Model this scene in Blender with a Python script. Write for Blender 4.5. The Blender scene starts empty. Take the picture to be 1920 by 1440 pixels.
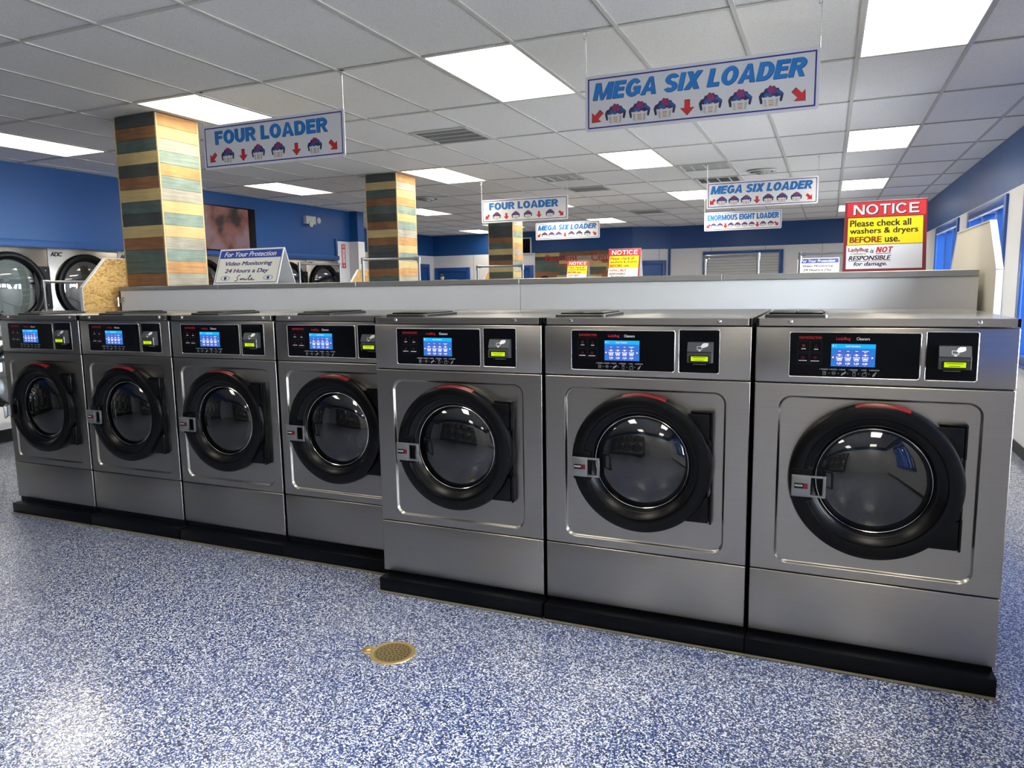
import bpy, bmesh, math, random
from mathutils import Vector, Matrix
random.seed(7)
D = bpy.data
sc = bpy.context.scene
COL = sc.collection

# ------------------------------------------------------------------ camera
cam = D.cameras.new('camera'); cam.sensor_width = 36.0; cam.sensor_fit = 'HORIZONTAL'
cam.lens = 1366.272 * 36.0 / 1920.0
cam.clip_start = 0.05; cam.clip_end = 200
cam_ob = D.objects.new('camera', cam); COL.objects.link(cam_ob)
RT = Vector((0.91859815, 0.39488082, -0.01570275)); UP = Vector((-0.03793777, 0.12766492, 0.99109152)); FW = Vector((-0.39336772, 0.9098191, -0.13225366))
cam_ob.matrix_world = Matrix(((RT.x, UP.x, -FW.x, 0.24628), (RT.y, UP.y, -FW.y, -3.05172), (RT.z, UP.z, -FW.z, 1.53614), (0, 0, 0, 1)))
sc.camera = cam_ob

# ------------------------------------------------------------------ world, exposure
SKY = 34.0            # daylight outside the windows
LAMP = 13.0           # ceiling panels
w = D.worlds.new('daylight'); sc.world = w; w.use_nodes = True
bg = w.node_tree.nodes['Background']; bg.inputs[0].default_value = (0.88, 0.94, 1.0, 1); bg.inputs[1].default_value = SKY
sc.view_settings.view_transform = 'Standard'; sc.view_settings.look = 'None'
sc.view_settings.exposure = 0.5; sc.view_settings.gamma = 1.0; sc.view_settings.use_curve_mapping = False
cy = sc.cycles
cy.use_denoising = True; cy.max_bounces = 10; cy.diffuse_bounces = 5; cy.glossy_bounces = 5; cy.transmission_bounces = 6; cy.transparent_max_bounces = 12
cy.sample_clamp_indirect = 6.0; cy.caustics_reflective = False; cy.caustics_refractive = False

# ------------------------------------------------------------------ materials
def lin(c):
    return tuple(((v / 255.0) / 12.92 if v / 255.0 <= 0.04045 else ((v / 255.0 + 0.055) / 1.055) ** 2.4) for v in c)
def new_mat(name):
    m = D.materials.new(name); m.use_nodes = True
    return m, m.node_tree, m.node_tree.nodes['Principled BSDF']
def mat(name, rgb, rough=0.5, metal=0.0, spec=0.5, coat=0.0, emit=None, estr=0.0, noise=0.0, nscale=8.0, aniso=0.0):
    m, t, b = new_mat(name)
    c = lin(rgb)
    b.inputs['Base Color'].default_value = (*c, 1); b.inputs['Roughness'].default_value = rough
    b.inputs['Metallic'].default_value = metal; b.inputs['Specular IOR Level'].default_value = spec
    b.inputs['Coat Weight'].default_value = coat
    if aniso: b.inputs['Anisotropic'].default_value = aniso
    if emit:
        b.inputs['Emission Color'].default_value = (*lin(emit), 1); b.inputs['Emission Strength'].default_value = estr
    if noise > 0:
        tc = t.nodes.new('ShaderNodeTexCoord'); n = t.nodes.new('ShaderNodeTexNoise'); n.inputs['Scale'].default_value = nscale; n.inputs['Detail'].default_value = 4
        mx = t.nodes.new('ShaderNodeMix'); mx.data_type = 'RGBA'
        mx.inputs[6].default_value = (*[v * (1 - noise) for v in c], 1); mx.inputs[7].default_value = (*[min(1, v * (1 + noise)) for v in c], 1)
        t.links.new(tc.outputs['Object'], n.inputs['Vector']); t.links.new(n.outputs['Fac'], mx.inputs[0]); t.links.new(mx.outputs[2], b.inputs['Base Color'])
    return m
def steel(name, rgb, rough, stretch=(1.5, 1.5, 220), var=0.10):
    m, t, b = new_mat(name); c = lin(rgb)
    b.inputs['Metallic'].default_value = 1.0; b.inputs['Anisotropic'].default_value = 0.6; b.inputs['Anisotropic Rotation'].default_value = 0.25
    tg = t.nodes.new('ShaderNodeTangent'); tg.direction_type = 'RADIAL'; tg.axis = 'Z'; t.links.new(tg.outputs[0], b.inputs['Tangent'])
    tc = t.nodes.new('ShaderNodeTexCoord'); mp = t.nodes.new('ShaderNodeMapping'); mp.inputs['Scale'].default_value = stretch
    n = t.nodes.new('ShaderNodeTexNoise'); n.inputs['Scale'].default_value = 2.0; n.inputs['Detail'].default_value = 3
    n2 = t.nodes.new('ShaderNodeTexNoise'); n2.inputs['Scale'].default_value = 1.6; n2.inputs['Detail'].default_value = 0
    t.links.new(tc.outputs['Object'], mp.inputs['Vector']); t.links.new(mp.outputs[0], n.inputs['Vector']); t.links.new(tc.outputs['Object'], n2.inputs['Vector'])
    mr = t.nodes.new('ShaderNodeMapRange'); mr.inputs['To Min'].default_value = rough - 0.015; mr.inputs['To Max'].default_value = rough + 0.025
    t.links.new(n2.outputs['Fac'], mr.inputs['Value']); t.links.new(mr.outputs[0], b.inputs['Roughness'])
    mx = t.nodes.new('ShaderNodeMix'); mx.data_type = 'RGBA'
    mx.inputs[6].default_value = (*[v * (1 - var) for v in c], 1); mx.inputs[7].default_value = (*[min(1, v * (1 + var)) for v in c], 1)
    t.links.new(n.outputs['Fac'], mx.inputs[0]); t.links.new(mx.outputs[2], b.inputs['Base Color'])
    return m
def wood(name, rgb, dark=0.62, rough=0.7):
    m, t, b = new_mat(name); c = lin(rgb)
    tc = t.nodes.new('ShaderNodeTexCoord'); mp = t.nodes.new('ShaderNodeMapping'); mp.inputs['Scale'].default_value = (3, 3, 45)
    n = t.nodes.new('ShaderNodeTexNoise'); n.inputs['Scale'].default_value = 1.4; n.inputs['Detail'].default_value = 6; n.inputs['Distortion'].default_value = 0.6
    n2 = t.nodes.new('ShaderNodeTexNoise'); n2.inputs['Scale'].default_value = 5.0; n2.inputs['Detail'].default_value = 3
    t.links.new(tc.outputs['Object'], mp.inputs['Vector']); t.links.new(mp.outputs[0], n.inputs['Vector']); t.links.new(tc.outputs['Object'], n2.inputs['Vector'])
    ad = t.nodes.new('ShaderNodeMath'); ad.operation = 'MULTIPLY'; t.links.new(n.outputs['Fac'], ad.inputs[0]); t.links.new(n2.outputs['Fac'], ad.inputs[1])
    rp = t.nodes.new('ShaderNodeValToRGB'); rp.color_ramp.elements[0].position = 0.10; rp.color_ramp.elements[1].position = 0.36
    rp.color_ramp.elements[0].color = (*[v * dark for v in c], 1); rp.color_ramp.elements[1].color = (*[min(1, v * 1.12) for v in c], 1)
    t.links.new(ad.outputs[0], rp.inputs[0]); t.links.new(rp.outputs[0], b.inputs['Base Color']); b.inputs['Roughness'].default_value = rough
    return m
def emission(name, rgb, s):
    m, t, b = new_mat(name); t.nodes.remove(b)
    e = t.nodes.new('ShaderNodeEmission'); e.inputs[0].default_value = (*lin(rgb), 1); e.inputs[1].default_value = s
    t.links.new(e.outputs[0], t.nodes['Material Output'].inputs[0]); return m
def glass(name, tint=(0.8, 0.82, 0.82), refl=0.06, ior=1.5):
    m, t, b = new_mat(name); t.nodes.remove(b)
    tr = t.nodes.new('ShaderNodeBsdfTransparent'); tr.inputs[0].default_value = (*tint, 1)
    gl = t.nodes.new('ShaderNodeBsdfGlossy'); gl.inputs['Roughness'].default_value = 0.02; gl.inputs[0].default_value = (0.95, 0.97, 1, 1)
    fr = t.nodes.new('ShaderNodeFresnel'); fr.inputs[0].default_value = ior
    ad = t.nodes.new('ShaderNodeMath'); ad.operation = 'ADD'; ad.inputs[1].default_value = refl; ad.use_clamp = True
    mx = t.nodes.new('ShaderNodeMixShader')
    t.links.new(fr.outputs[0], ad.inputs[0]); t.links.new(ad.outputs[0], mx.inputs[0]); t.links.new(tr.outputs[0], mx.inputs[1]); t.links.new(gl.outputs[0], mx.inputs[2])
    t.links.new(mx.outputs[0], t.nodes['Material Output'].inputs[0]); return m

M = {}
M['steel'] = steel('brushed_steel', (168, 166, 161), 0.285)
M['steel_top'] = steel('lid_steel', (205, 205, 202), 0.20, (60, 1.5, 1.5), 0.05)
M['chrome'] = mat('chrome', (225, 225, 225), 0.12, 1.0)
M['rim'] = mat('bright_rim', (215, 215, 212), 0.22, 1.0)
M['drum'] = steel('drum_steel', (170, 168, 160), 0.30, (1, 40, 1))
M['black'] = mat('black_plastic', (8, 9, 11), 0.27, spec=0.17)
M['gloss_black'] = mat('gloss_black', (7, 8, 11), 0.16, spec=0.3)
M['dark_steel'] = mat('dark_steel', (60, 60, 62), 0.35, 0.8)
M['rubber'] = mat('rubber', (28, 28, 30), 0.6)
M['plinth'] = mat('black_plinth_paint', (8, 10, 15), 0.36, spec=0.14, noise=0.3, nscale=30)
M['sealant'] = mat('sealant', (104, 98, 82), 0.8)
M['handle'] = mat('handle_grey', (138, 140, 141), 0.36, 0.75)
M['red_trim'] = mat('red_trim', (120, 12, 20), 0.25)
M['door_glass'] = glass('door_glass', (0.62, 0.65, 0.66), 0.05)
M['dryer_glass'] = glass('dryer_glass', (0.45, 0.5, 0.5), 0.16)
M['pane'] = glass('window_pane', (0.93, 0.96, 1.0), 0.02)
M['panel_black'] = mat('panel_black', (7, 9, 14), 0.32, spec=0.09)
M['reader_grey'] = mat('reader_grey', (62, 64, 68), 0.5)
M['screen_blue'] = emission('screen_blue', (40, 120, 205), 0.85)
M['screen_head'] = emission('screen_header', (30, 160, 225), 0.95)
M['screen_tile'] = emission('screen_tile', (74, 98, 190), 0.85)
M['screen_white'] = emission('screen_white', (235, 240, 255), 1.0)
M['lcd'] = emission('lcd_yellow', (190, 222, 20), 0.85)
M['lcd_text'] = emission('lcd_text', (120, 140, 10), 0.7)
M['white_print'] = mat('white_print', (235, 235, 235), 0.5)
M['grey_print'] = mat('grey_print', (150, 152, 156), 0.5)
M['outline_print'] = mat('outline_print', (30, 32, 38), 0.4)
M['red_print'] = mat('red_print', (190, 34, 44), 0.5)
M['dim_red_print'] = mat('dim_red_print', (120, 30, 36), 0.5)
M['black_print'] = mat('black_print', (20, 20, 22), 0.5)
M['brown_print'] = mat('brown_print', (140, 52, 16), 0.5)
M['gold_print'] = mat('gold_print', (176, 160, 96), 0.5)
M['sign_white'] = mat('sign_white', (236, 236, 238), 0.45)
M['sign_cream'] = mat('sign_cream', (238, 237, 226), 0.45)
M['sign_blue'] = mat('sign_blue', (14, 112, 188), 0.45)
M['sign_shadow'] = mat('sign_shadow', (20, 60, 110), 0.5)
M['sign_navy'] = mat('sign_navy', (36, 36, 128), 0.45)
M['fyp_blue'] = mat('header_blue', (36, 66, 160), 0.45)
M['fyp_navy'] = mat('text_navy', (36, 46, 110), 0.45)
M['notice_red'] = mat('notice_red', (208, 42, 52), 0.45)
M['notice_dark'] = mat('notice_border', (128, 24, 36), 0.45)
M['notice_yellow'] = mat('notice_yellow', (252, 226, 12), 0.45)
M['cloth_navy'] = mat('cloth_navy', (44, 40, 92), 0.6)
M['cloth_blue'] = mat('cloth_blue', (38, 86, 150), 0.6)
M['cloth_plum'] = mat('cloth_plum', (128, 42, 96), 0.6)
M['cloth_dark'] = mat('cloth_dark', (34, 30, 62), 0.6)
M['basket_light'] = mat('basket_light', (225, 226, 224), 0.6)
M['basket_shade'] = mat('basket_shade', (176, 178, 180), 0.6)
M['basket_tan'] = mat('basket_tan', (190, 150, 120), 0.6)
M['laminate'] = mat('white_laminate', (236, 236, 234), 0.35, noise=0.03, nscale=3)
M['end_cream'] = mat('cream_board', (228, 223, 208), 0.5, noise=0.06, nscale=2)
M['edge_white'] = mat('white_edge', (220, 220, 222), 0.4)
M['alu'] = mat('aluminium_cap', (160, 160, 157), 0.38, 0.6)
M['tube'] = mat('cart_tube', (140, 142, 144), 0.35, 0.7)
M['blue_paint'] = mat('blue_paint', (25, 75, 136), 0.4)
M['window_blue'] = mat('window_blue', (30, 74, 146), 0.35)
M['brass'] = mat('old_brass', (190, 164, 108), 0.42, 0.55, noise=0.25, nscale=60)
M['brass_dark'] = mat('worn_brass', (140, 122, 82), 0.5, 0.45, noise=0.45, nscale=140)
M['hole'] = mat('drain_hole', (20, 18, 14), 0.8)
M['tbar'] = mat('ceiling_tbar', (190, 188, 182), 0.6)
M['vent'] = mat('vent_metal', (190, 190, 186), 0.5)
M['vent_dark'] = mat('vent_dark', (48, 48, 48), 0.8)
M['vent_pale'] = mat('vent_pale', (196, 196, 190), 0.6)
M['vent_slat'] = mat('vent_slat', (110, 110, 108), 0.6)
def lamp_mat(name, k):      # prismatic lens: strongest straight down; panels on the left are set weaker to darken that side
    m = emission(name, (255, 245, 226), k); t = m.node_tree
    g = t.nodes.new('ShaderNodeNewGeometry'); d = t.nodes.new('ShaderNodeVectorMath'); d.operation = 'DOT_PRODUCT'
    t.links.new(g.outputs['Incoming'], d.inputs[0]); t.links.new(g.outputs['True Normal'], d.inputs[1])
    a = t.nodes.new('ShaderNodeMath'); a.operation = 'ABSOLUTE'; t.links.new(d.outputs['Value'], a.inputs[0])
    q = t.nodes.new('ShaderNodeMath'); q.operation = 'MULTIPLY_ADD'; q.inputs[1].default_value = k; q.inputs[2].default_value = k * 0.22; t.links.new(a.outputs[0], q.inputs[0])
    t.links.new(q.outputs[0], next(n for n in t.nodes if n.type == 'EMISSION').inputs[1]); return m
M['lamp'] = lamp_mat('lamp_panel', LAMP); M['lamp_mid'] = lamp_mat('lamp_panel_mid', LAMP * 0.85); M['lamp_weak'] = lamp_mat('lamp_panel_weak', LAMP * 0.65)
M['lamp_frame'] = mat('lamp_frame', (205, 205, 200), 0.5)
M['bag'] = mat('white_plastic_bag', (205, 207, 208), 0.3)
M['hair'] = mat('dark_hair', (14, 12, 11), 0.9, spec=0.03)
M['skin'] = mat('skin', (150, 105, 82), 0.55)
M['shirt'] = mat('dark_shirt', (40, 44, 56), 0.8)
M['trousers'] = mat('dark_trousers', (30, 32, 38), 0.8)
M['pavement'] = mat('pavement', (186, 184, 178), 0.9)
M['white_plastic'] = mat('white_plastic', (214, 214, 210), 0.45)
M['lamp_lens'] = mat('lamp_lens', (190, 194, 196), 0.15)
M['shutter'] = mat('shutter_grey', (196, 197, 198), 0.45)
M['dryer_steel'] = steel('dryer_steel', (205, 200, 192), 0.24, (1.5, 1.5, 90), 0.06)
M['plank_charcoal'] = wood('plank_charcoal', (70, 74, 72))
M['plank_tealdark'] = wood('plank_dark_teal', (84, 100, 94))
M['plank_brown'] = wood('plank_brown', (138, 96, 62))
M['plank_cream'] = wood('plank_cream', (194, 172, 118), 0.80)
M['plank_teal'] = wood('plank_teal', (134, 150, 138))
M['plank_grey'] = wood('plank_grey', (168, 162, 146))
M['plank_orange'] = wood('plank_orange', (196, 146, 92))
M['batten'] = wood('corner_batten', (200, 178, 130), 0.8)

def mat_floor():
    m, t, b = new_mat('flake_epoxy'); L = t.links.new
    tc = t.nodes.new('ShaderNodeTexCoord')
    v = t.nodes.new('ShaderNodeTexVoronoi'); v.inputs['Scale'].default_value = 205; v.inputs['Randomness'].default_value = 1.0
    L(tc.outputs['Object'], v.inputs['Vector'])
    n = t.nodes.new('ShaderNodeTexNoise'); n.inputs['Scale'].default_value = 75; n.inputs['Detail'].default_value = 3; L(tc.outputs['Object'], n.inputs['Vector'])
    sp = t.nodes.new('ShaderNodeSeparateColor'); L(v.outputs['Color'], sp.inputs[0])
    ad = t.nodes.new('ShaderNodeMath'); ad.operation = 'MULTIPLY_ADD'; ad.inputs[1].default_value = 0.96; L(sp.outputs[0], ad.inputs[0])
    ml = t.nodes.new('ShaderNodeMath'); ml.operation = 'MULTIPLY'; ml.inputs[1].default_value = 0.04; L(n.outputs['Fac'], ml.inputs[0]); L(ml.outputs[0], ad.inputs[2])
    r = t.nodes.new('ShaderNodeValToRGB'); r.color_ramp.interpolation = 'CONSTANT'
    cols = [(0.0, (18, 23, 40)), (0.17, (30, 45, 104)), (0.36, (56, 77, 138)), (0.50, (102, 121, 160)), (0.62, (164, 175, 194)), (0.74, (236, 239, 242))]
    el = r.color_ramp.elements
    while len(el) < len(cols): el.new(0.5)
    for e_, (p_, c_) in zip(el, cols): e_.position = p_; e_.color = (*lin(c_), 1)
    L(ad.outputs[0], r.inputs[0]); L(r.outputs[0], b.inputs['Base Color'])
    b.inputs['Roughness'].default_value = 0.35; b.inputs['Coat Weight'].default_value = 0.8; b.inputs['Coat Roughness'].default_value = 0.09
    n3 = t.nodes.new('ShaderNodeTexNoise'); n3.inputs['Scale'].default_value = 60; n3.inputs['Detail'].default_value = 2; L(tc.outputs['Object'], n3.inputs['Vector'])
    bp = t.nodes.new('ShaderNodeBump'); bp.inputs['Strength'].default_value = 0.25; bp.inputs['Distance'].default_value = 0.004
    L(n3.outputs['Fac'], bp.inputs['Height']); L(bp.outputs[0], b.inputs['Normal']); L(bp.outputs[0], b.inputs['Coat Normal'])
    return m
M['floor'] = mat_floor()
def mat_wall(split=2.39, blue=(24, 74, 134), white=(226, 227, 229)):
    m, t, b = new_mat('two_tone_wall'); L = t.links.new
    g = t.nodes.new('ShaderNodeNewGeometry'); s = t.nodes.new('ShaderNodeSeparateXYZ'); L(g.outputs['Position'], s.inputs[0])
    gt = t.nodes.new('ShaderNodeMath'); gt.operation = 'GREATER_THAN'; gt.inputs[1].default_value = split; L(s.outputs[2], gt.inputs[0])
    md = t.nodes.new('ShaderNodeMath'); md.operation = 'MODULO'; md.inputs[1].default_value = 1.22
    a0 = t.nodes.new('ShaderNodeMath'); a0.operation = 'ADD'; a0.inputs[1].default_value = 20.65; L(s.outputs[0], a0.inputs[0]); L(a0.outputs[0], md.inputs[0])
    lt = t.nodes.new('ShaderNodeMath'); lt.operation = 'LESS_THAN'; lt.inputs[1].default_value = 0.014; L(md.outputs[0], lt.inputs[0])
    mx0 = t.nodes.new('ShaderNodeMix'); mx0.data_type = 'RGBA'; mx0.inputs[6].default_value = (*lin(white), 1); mx0.inputs[7].default_value = (*lin((168, 168, 172)), 1)
    L(lt.outputs[0], mx0.inputs[0])
    mx = t.nodes.new('ShaderNodeMix'); mx.data_type = 'RGBA'; L(mx0.outputs[2], mx.inputs[6]); mx.inputs[7].default_value = (*lin(blue), 1)
    L(gt.outputs[0], mx.inputs[0]); L(mx.outputs[2], b.inputs['Base Color']); b.inputs['Roughness'].default_value = 0.38
    n = t.nodes.new('ShaderNodeTexNoise'); n.inputs['Scale'].default_value = 2.5; L(g.outputs['Position'], n.inputs['Vector'])
    bp = t.nodes.new('ShaderNodeBump'); bp.inputs['Strength'].default_value = 0.15; bp.inputs['Distance'].default_value = 0.05; L(n.outputs['Fac'], bp.inputs['Height']); L(bp.outputs[0], b.inputs['Normal'])
    return m
M['wall'] = mat_wall(); M['wall_low'] = mat_wall(2.045)
def mat_tile():
    m, t, b = new_mat('acoustic_tile'); L = t.links.new
    tc = t.nodes.new('ShaderNodeTexCoord'); n = t.nodes.new('ShaderNodeTexNoise'); n.inputs['Scale'].default_value = 260; n.inputs['Detail'].default_value = 2
    L(tc.outputs['Object'], n.inputs['Vector'])
    r = t.nodes.new('ShaderNodeValToRGB'); r.color_ramp.elements[0].position = 0.3; r.color_ramp.elements[1].position = 0.62
    r.color_ramp.elements[0].color = (*lin((222, 219, 212)), 1); r.color_ramp.elements[1].color = (*lin((250, 248, 243)), 1)
    L(n.outputs['Fac'], r.inputs[0]); L(r.outputs[0], b.inputs['Base Color']); b.inputs['Roughness'].default_value = 0.9
    bp = t.nodes.new('ShaderNodeBump'); bp.inputs['Strength'].default_value = 0.3; bp.inputs['Distance'].default_value = 0.002; L(n.outputs['Fac'], bp.inputs['Height']); L(bp.outputs[0], b.inputs['Normal'])
    return m
M['tile'] = mat_tile()
def mat_osb():
    m, t, b = new_mat('strand_board'); L = t.links.new
    tc = t.nodes.new('ShaderNodeTexCoord'); mp = t.nodes.new('ShaderNodeMapping'); mp.inputs['Scale'].default_value = (1, 0.6, 1.2); mp.inputs['Rotation'].default_value = (0.5, 0, 0)
    L(tc.outputs['Object'], mp.inputs[0])
    n = t.nodes.new('ShaderNodeTexNoise'); n.inputs['Scale'].default_value = 38; n.inputs['Detail'].default_value = 4; n.inputs['Distortion'].default_value = 1.5; L(mp.outputs[0], n.inputs['Vector'])
    r = t.nodes.new('ShaderNodeValToRGB'); el = r.color_ramp.elements
    el[0].position = 0.34; el[0].color = (*lin((168, 124, 66)), 1); el[1].position = 0.62; el[1].color = (*lin((228, 190, 122)), 1)
    e2 = el.new(0.46); e2.color = (*lin((208, 164, 94)), 1)
    L(n.outputs['Fac'], r.inputs[0]); L(r.outputs[0], b.inputs['Base Color']); b.inputs['Roughness'].default_value = 0.7
    return m
M['osb'] = mat_osb()
def mat_tv():
    m, t, b = new_mat('tv_picture'); L = t.links.new
    tc = t.nodes.new('ShaderNodeTexCoord'); n = t.nodes.new('ShaderNodeTexNoise'); n.inputs['Scale'].default_value = 3.2; n.inputs['Detail'].default_value = 3; L(tc.outputs['Object'], n.inputs['Vector'])
    r = t.nodes.new('ShaderNodeValToRGB'); el = r.color_ramp.elements
    el[0].position = 0.35; el[0].color = (*lin((46, 36, 36)), 1); el[1].position = 0.62; el[1].color = (*lin((128, 104, 110)), 1); e2 = el.new(0.48); e2.color = (*lin((120, 76, 68)), 1)
    L(n.outputs['Fac'], r.inputs[0]); L(r.outputs[0], b.inputs['Emission Color']); b.inputs['Emission Strength'].default_value = 0.55
    b.inputs['Base Color'].default_value = (0.01, 0.01, 0.012, 1); b.inputs['Roughness'].default_value = 0.2
    return m
M['tv'] = mat_tv()

# ------------------------------------------------------------------ mesh builder
class MB:
    def __init__(s): s.bm = bmesh.new(); s.mats = []; s.mi = 0
    def m(s, key):
        if key not in s.mats: s.mats.append(key)
        s.mi = s.mats.index(key); return s
    def face(s, vs, smooth=False):
        try: f = s.bm.faces.new(vs)
        except ValueError: return None
        f.material_index = s.mi; f.smooth = smooth; return f
    def v(s, p): return s.bm.verts.new(p)
    def poly(s, pts): return s.face([s.v(p) for p in pts])
    def box(s, x0, x1, y0, y1, z0, z1, bev=0.0, seg=2):
        vs = [s.v((x, y, z)) for x in (x0, x1) for y in (y0, y1) for z in (z0, z1)]
        fs = [s.face([vs[i] for i in q]) for q in ((0, 1, 3, 2), (4, 6, 7, 5), (0, 4, 5, 1), (2, 3, 7, 6), (0, 2, 6, 4), (1, 5, 7, 3))]
        if bev > 0:
            es = list({e for f in fs for e in f.edges})
            r = bmesh.ops.bevel(s.bm, geom=es, offset=bev, segments=seg, profile=0.5, affect='EDGES')
            for f in r['faces']: f.material_index = s.mi; f.smooth = True
        return s
    def loops(s, ls, closed=True, cap0=False, cap1=False, smooth=True, flat=()):
        """bridge a list of equally long point loops"""
        vl = [[s.v(p) for p in l] for l in ls]; n = len(vl[0])
        for k, (a, b) in enumerate(zip(vl, vl[1:])):
            for i in range(n if closed else n - 1):
                j = (i + 1) % n; s.face([a[i], a[j], b[j], b[i]], smooth and k not in flat)
        if cap0: s.face(list(reversed(vl[0])))
        if cap1: s.face(vl[-1])
        return s
    def lathe_y(s, prof, cx, cz, seg=64, a0=0.0, a1=math.tau, smooth=True):
        full = abs(a1 - a0 - math.tau) < 1e-6
        ring = []
        for r, y in prof:
            n = seg if full else seg + 1
            ring.append([(cx + r * math.cos(a0 + (a1 - a0) * i / seg), y, cz + r * math.sin(a0 + (a1 - a0) * i / seg)) for i in range(n)])
        return s.loops(ring, closed=full, smooth=smooth)
    def disc_y(s, r, y, cx, cz, seg=32): 
        s.poly([(cx + r * math.cos(-math.tau * i / seg), y, cz + r * math.sin(-math.tau * i / seg)) for i in range(seg)]); return s
    def tube(s, pts, r, seg=10, closed=False, caps=True):
        P = [Vector(p) for p in pts]; n = len(P); rings = []; up = None
        for i in range(n):
            a = P[(i - 1) % n] if (closed or i > 0) else P[i]; b = P[(i + 1) % n] if (closed or i < n - 1) else P[i]
            d = (b - a).normalized()
            if up is None:
                up = Vector((0, 0, 1)) if abs(d.z) < 0.9 else Vector((1, 0, 0))
            sd = d.cross(up).normalized(); up = sd.cross(d).normalized()
            rings.append([tuple(P[i] + r * (math.cos(math.tau * k / seg) * sd + math.sin(math.tau * k / seg) * up)) for k in range(seg)])
        if closed: rings.append(rings[0])
        return s.loops(rings, cap0=caps and not closed, cap1=caps and not closed)
    def ball(s, c, r, seg=12, rings=8, squash=(1, 1, 1)):
        ls = []
        for i in range(1, rings):
            t = math.pi * i / rings
            ls.append([(c[0] + squash[0] * r * math.sin(t) * math.cos(math.tau * k / seg), c[1] + squash[1] * r * math.sin(t) * math.sin(math.tau * k / seg), c[2] + squash[2] * r * math.cos(t)) for k in range(seg)])
        return s.loops(ls, cap0=True, cap1=True)
    def prism(s, pts, axis, a, b):
        """extrude 2D outline along an axis; pts in the other two axes"""
        def P(p, t): return {'x': (t, p[0], p[1]), 'y': (p[0], t, p[1]), 'z': (p[0], p[1], t)}[axis]
        return s.loops([[P(p, a) for p in pts], [P(p, b) for p in pts]], cap0=True, cap1=True, smooth=False)
    def text(s, txt, x0, x1, z0, z1, y, key, bold=0.0, shear=0.0):
        cu = D.curves.new('glyphs', 'FONT'); cu.body = txt; cu.size = 1.0; cu.offset = 0.0; cu.shear = shear; cu.resolution_u = 3; cu.fill_mode = 'BOTH'
        ob = D.objects.new('glyphs', cu); COL.objects.link(ob)
        dg = bpy.context.evaluated_depsgraph_get(); dg.update()
        me = ob.evaluated_get(dg).to_mesh()
        xs = [v.co.x for v in me.vertices]; ys = [v.co.y for v in me.vertices]
        if xs:
            ax, bx, ay, by = min(xs), max(xs), min(ys), max(ys)
            s.m(key); e = bold
            sh = [(0, 0)] if e <= 0 else [(-e, -e * .5), (-e, e * .5), (0, e * .5), (0, -e * .5), (e, e * .5), (e, -e * .5)]
            ax -= e; bx += e; ay -= e * .5; by += e * .5
            for k, (ox, oy) in enumerate(sh):
                vs = [s.v((x0 + (v.co.x + ox - ax) / (bx - ax) * (x1 - x0), y - k * 2e-5, z0 + (v.co.y + oy - ay) / max(1e-6, by - ay) * (z1 - z0))) for v in me.vertices]
                for p in me.polygons: s.face([vs[i] for i in p.vertices])
        ob.evaluated_get(dg).to_mesh_clear(); D.objects.remove(ob); D.curves.remove(cu); return s
    def block(s, txt, x0, x1, z0, z1, y, key, st=0.25, th=0.20, shear=0.0, gap=0.07):
        """heavy grotesque capitals drawn from bars and ring segments"""
        s.m(key); P = []; X = 0.0
        def q(*pts): P.append([(X + a, c) for a, c in pts])
        def bar(a, b, c, d): q((a, c), (b, c), (b, d), (a, d))
        def arc(cx, cz, rx, rz, a0, a1, n=14):
            for k in range(n):
                t0, t1 = math.radians(a0 + (a1 - a0) * k / n), math.radians(a0 + (a1 - a0) * (k + 1) / n)
                q((cx + rx * math.cos(t0), cz + rz * math.sin(t0)), (cx + rx * math.cos(t1), cz + rz * math.sin(t1)), (cx + (rx - st) * math.cos(t1), cz + (rz - th) * math.sin(t1)), (cx + (rx - st) * math.cos(t0), cz + (rz - th) * math.sin(t0)))
        W = dict(F=.68, E=.72, L=.68, I=st, O=.92, U=.84, R=.86, D=.86, A=.96, M=1.16, G=.92, S=.80, X=.92, N=.86, H=.86, T=.80, C=.88)
        for ch in txt:
            if ch == ' ': X += 0.36; continue
            w = W[ch]
            if ch in 'FELRDMNH': bar(0, st, 0, 1)
            if ch in 'FE': bar(st, w, 1 - th, 1); bar(st, w * .92, .42, .42 + th * .92)
            if ch in 'EL': bar(st, w, 0, th)
            if ch == 'I': bar(0, st, 0, 1)
            if ch == 'O': arc(w / 2, .5, w / 2, .515, 0, 360, 32)
            if ch == 'U': bar(0, st, .40, 1); bar(w - st, w, .40, 1); arc(w / 2, .40, w / 2, .415, 180, 360)
            if ch == 'R':
                c = w - .36; bar(st, c, 1 - th, 1); bar(st, c, .40, .40 + th * .9); arc(c, .70, .33, .30, -90, 90); q((c - .14, .42), (c + .12, .42), (w + .02, 0), (w - .27, 0))
            if ch == 'D': bar(st, w - .46, 1 - th, 1); bar(st, w - .46, 0, th); arc(w - .46, .5, .46, .5, -90, 90, 18)
            if ch == 'A':
                m = w / 2; q((0, 0), (st, 0), (m + .02, .92), (m + .12, 1), (m - .12, 1)); q((w, 0), (w - st, 0), (m - .02, .92), (m - .12, 1), (m + .12, 1)); bar(.22, w - .22, .20, .20 + th * .85)
            if ch == 'M': bar(w - st, w, 0, 1); q((st * .3, 1), (st + .06, 1), (w / 2 + .09, 0), (w / 2 - .09, 0)); q((w - st * .3, 1), (w - st - .06, 1), (w / 2 - .09, 0), (w / 2 + .09, 0))
            if ch == 'N': bar(w - st, w, 0, 1); q((0, 1), (st + .04, 1), (w, 0), (w - st - .04, 0))
            if ch == 'H': bar(w - st, w, 0, 1); bar(st, w - st, .40, .40 + th)
            if ch == 'T': bar(0, w, 1 - th, 1); bar(w / 2 - st / 2, w / 2 + st / 2, 0, 1 - th)
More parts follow.
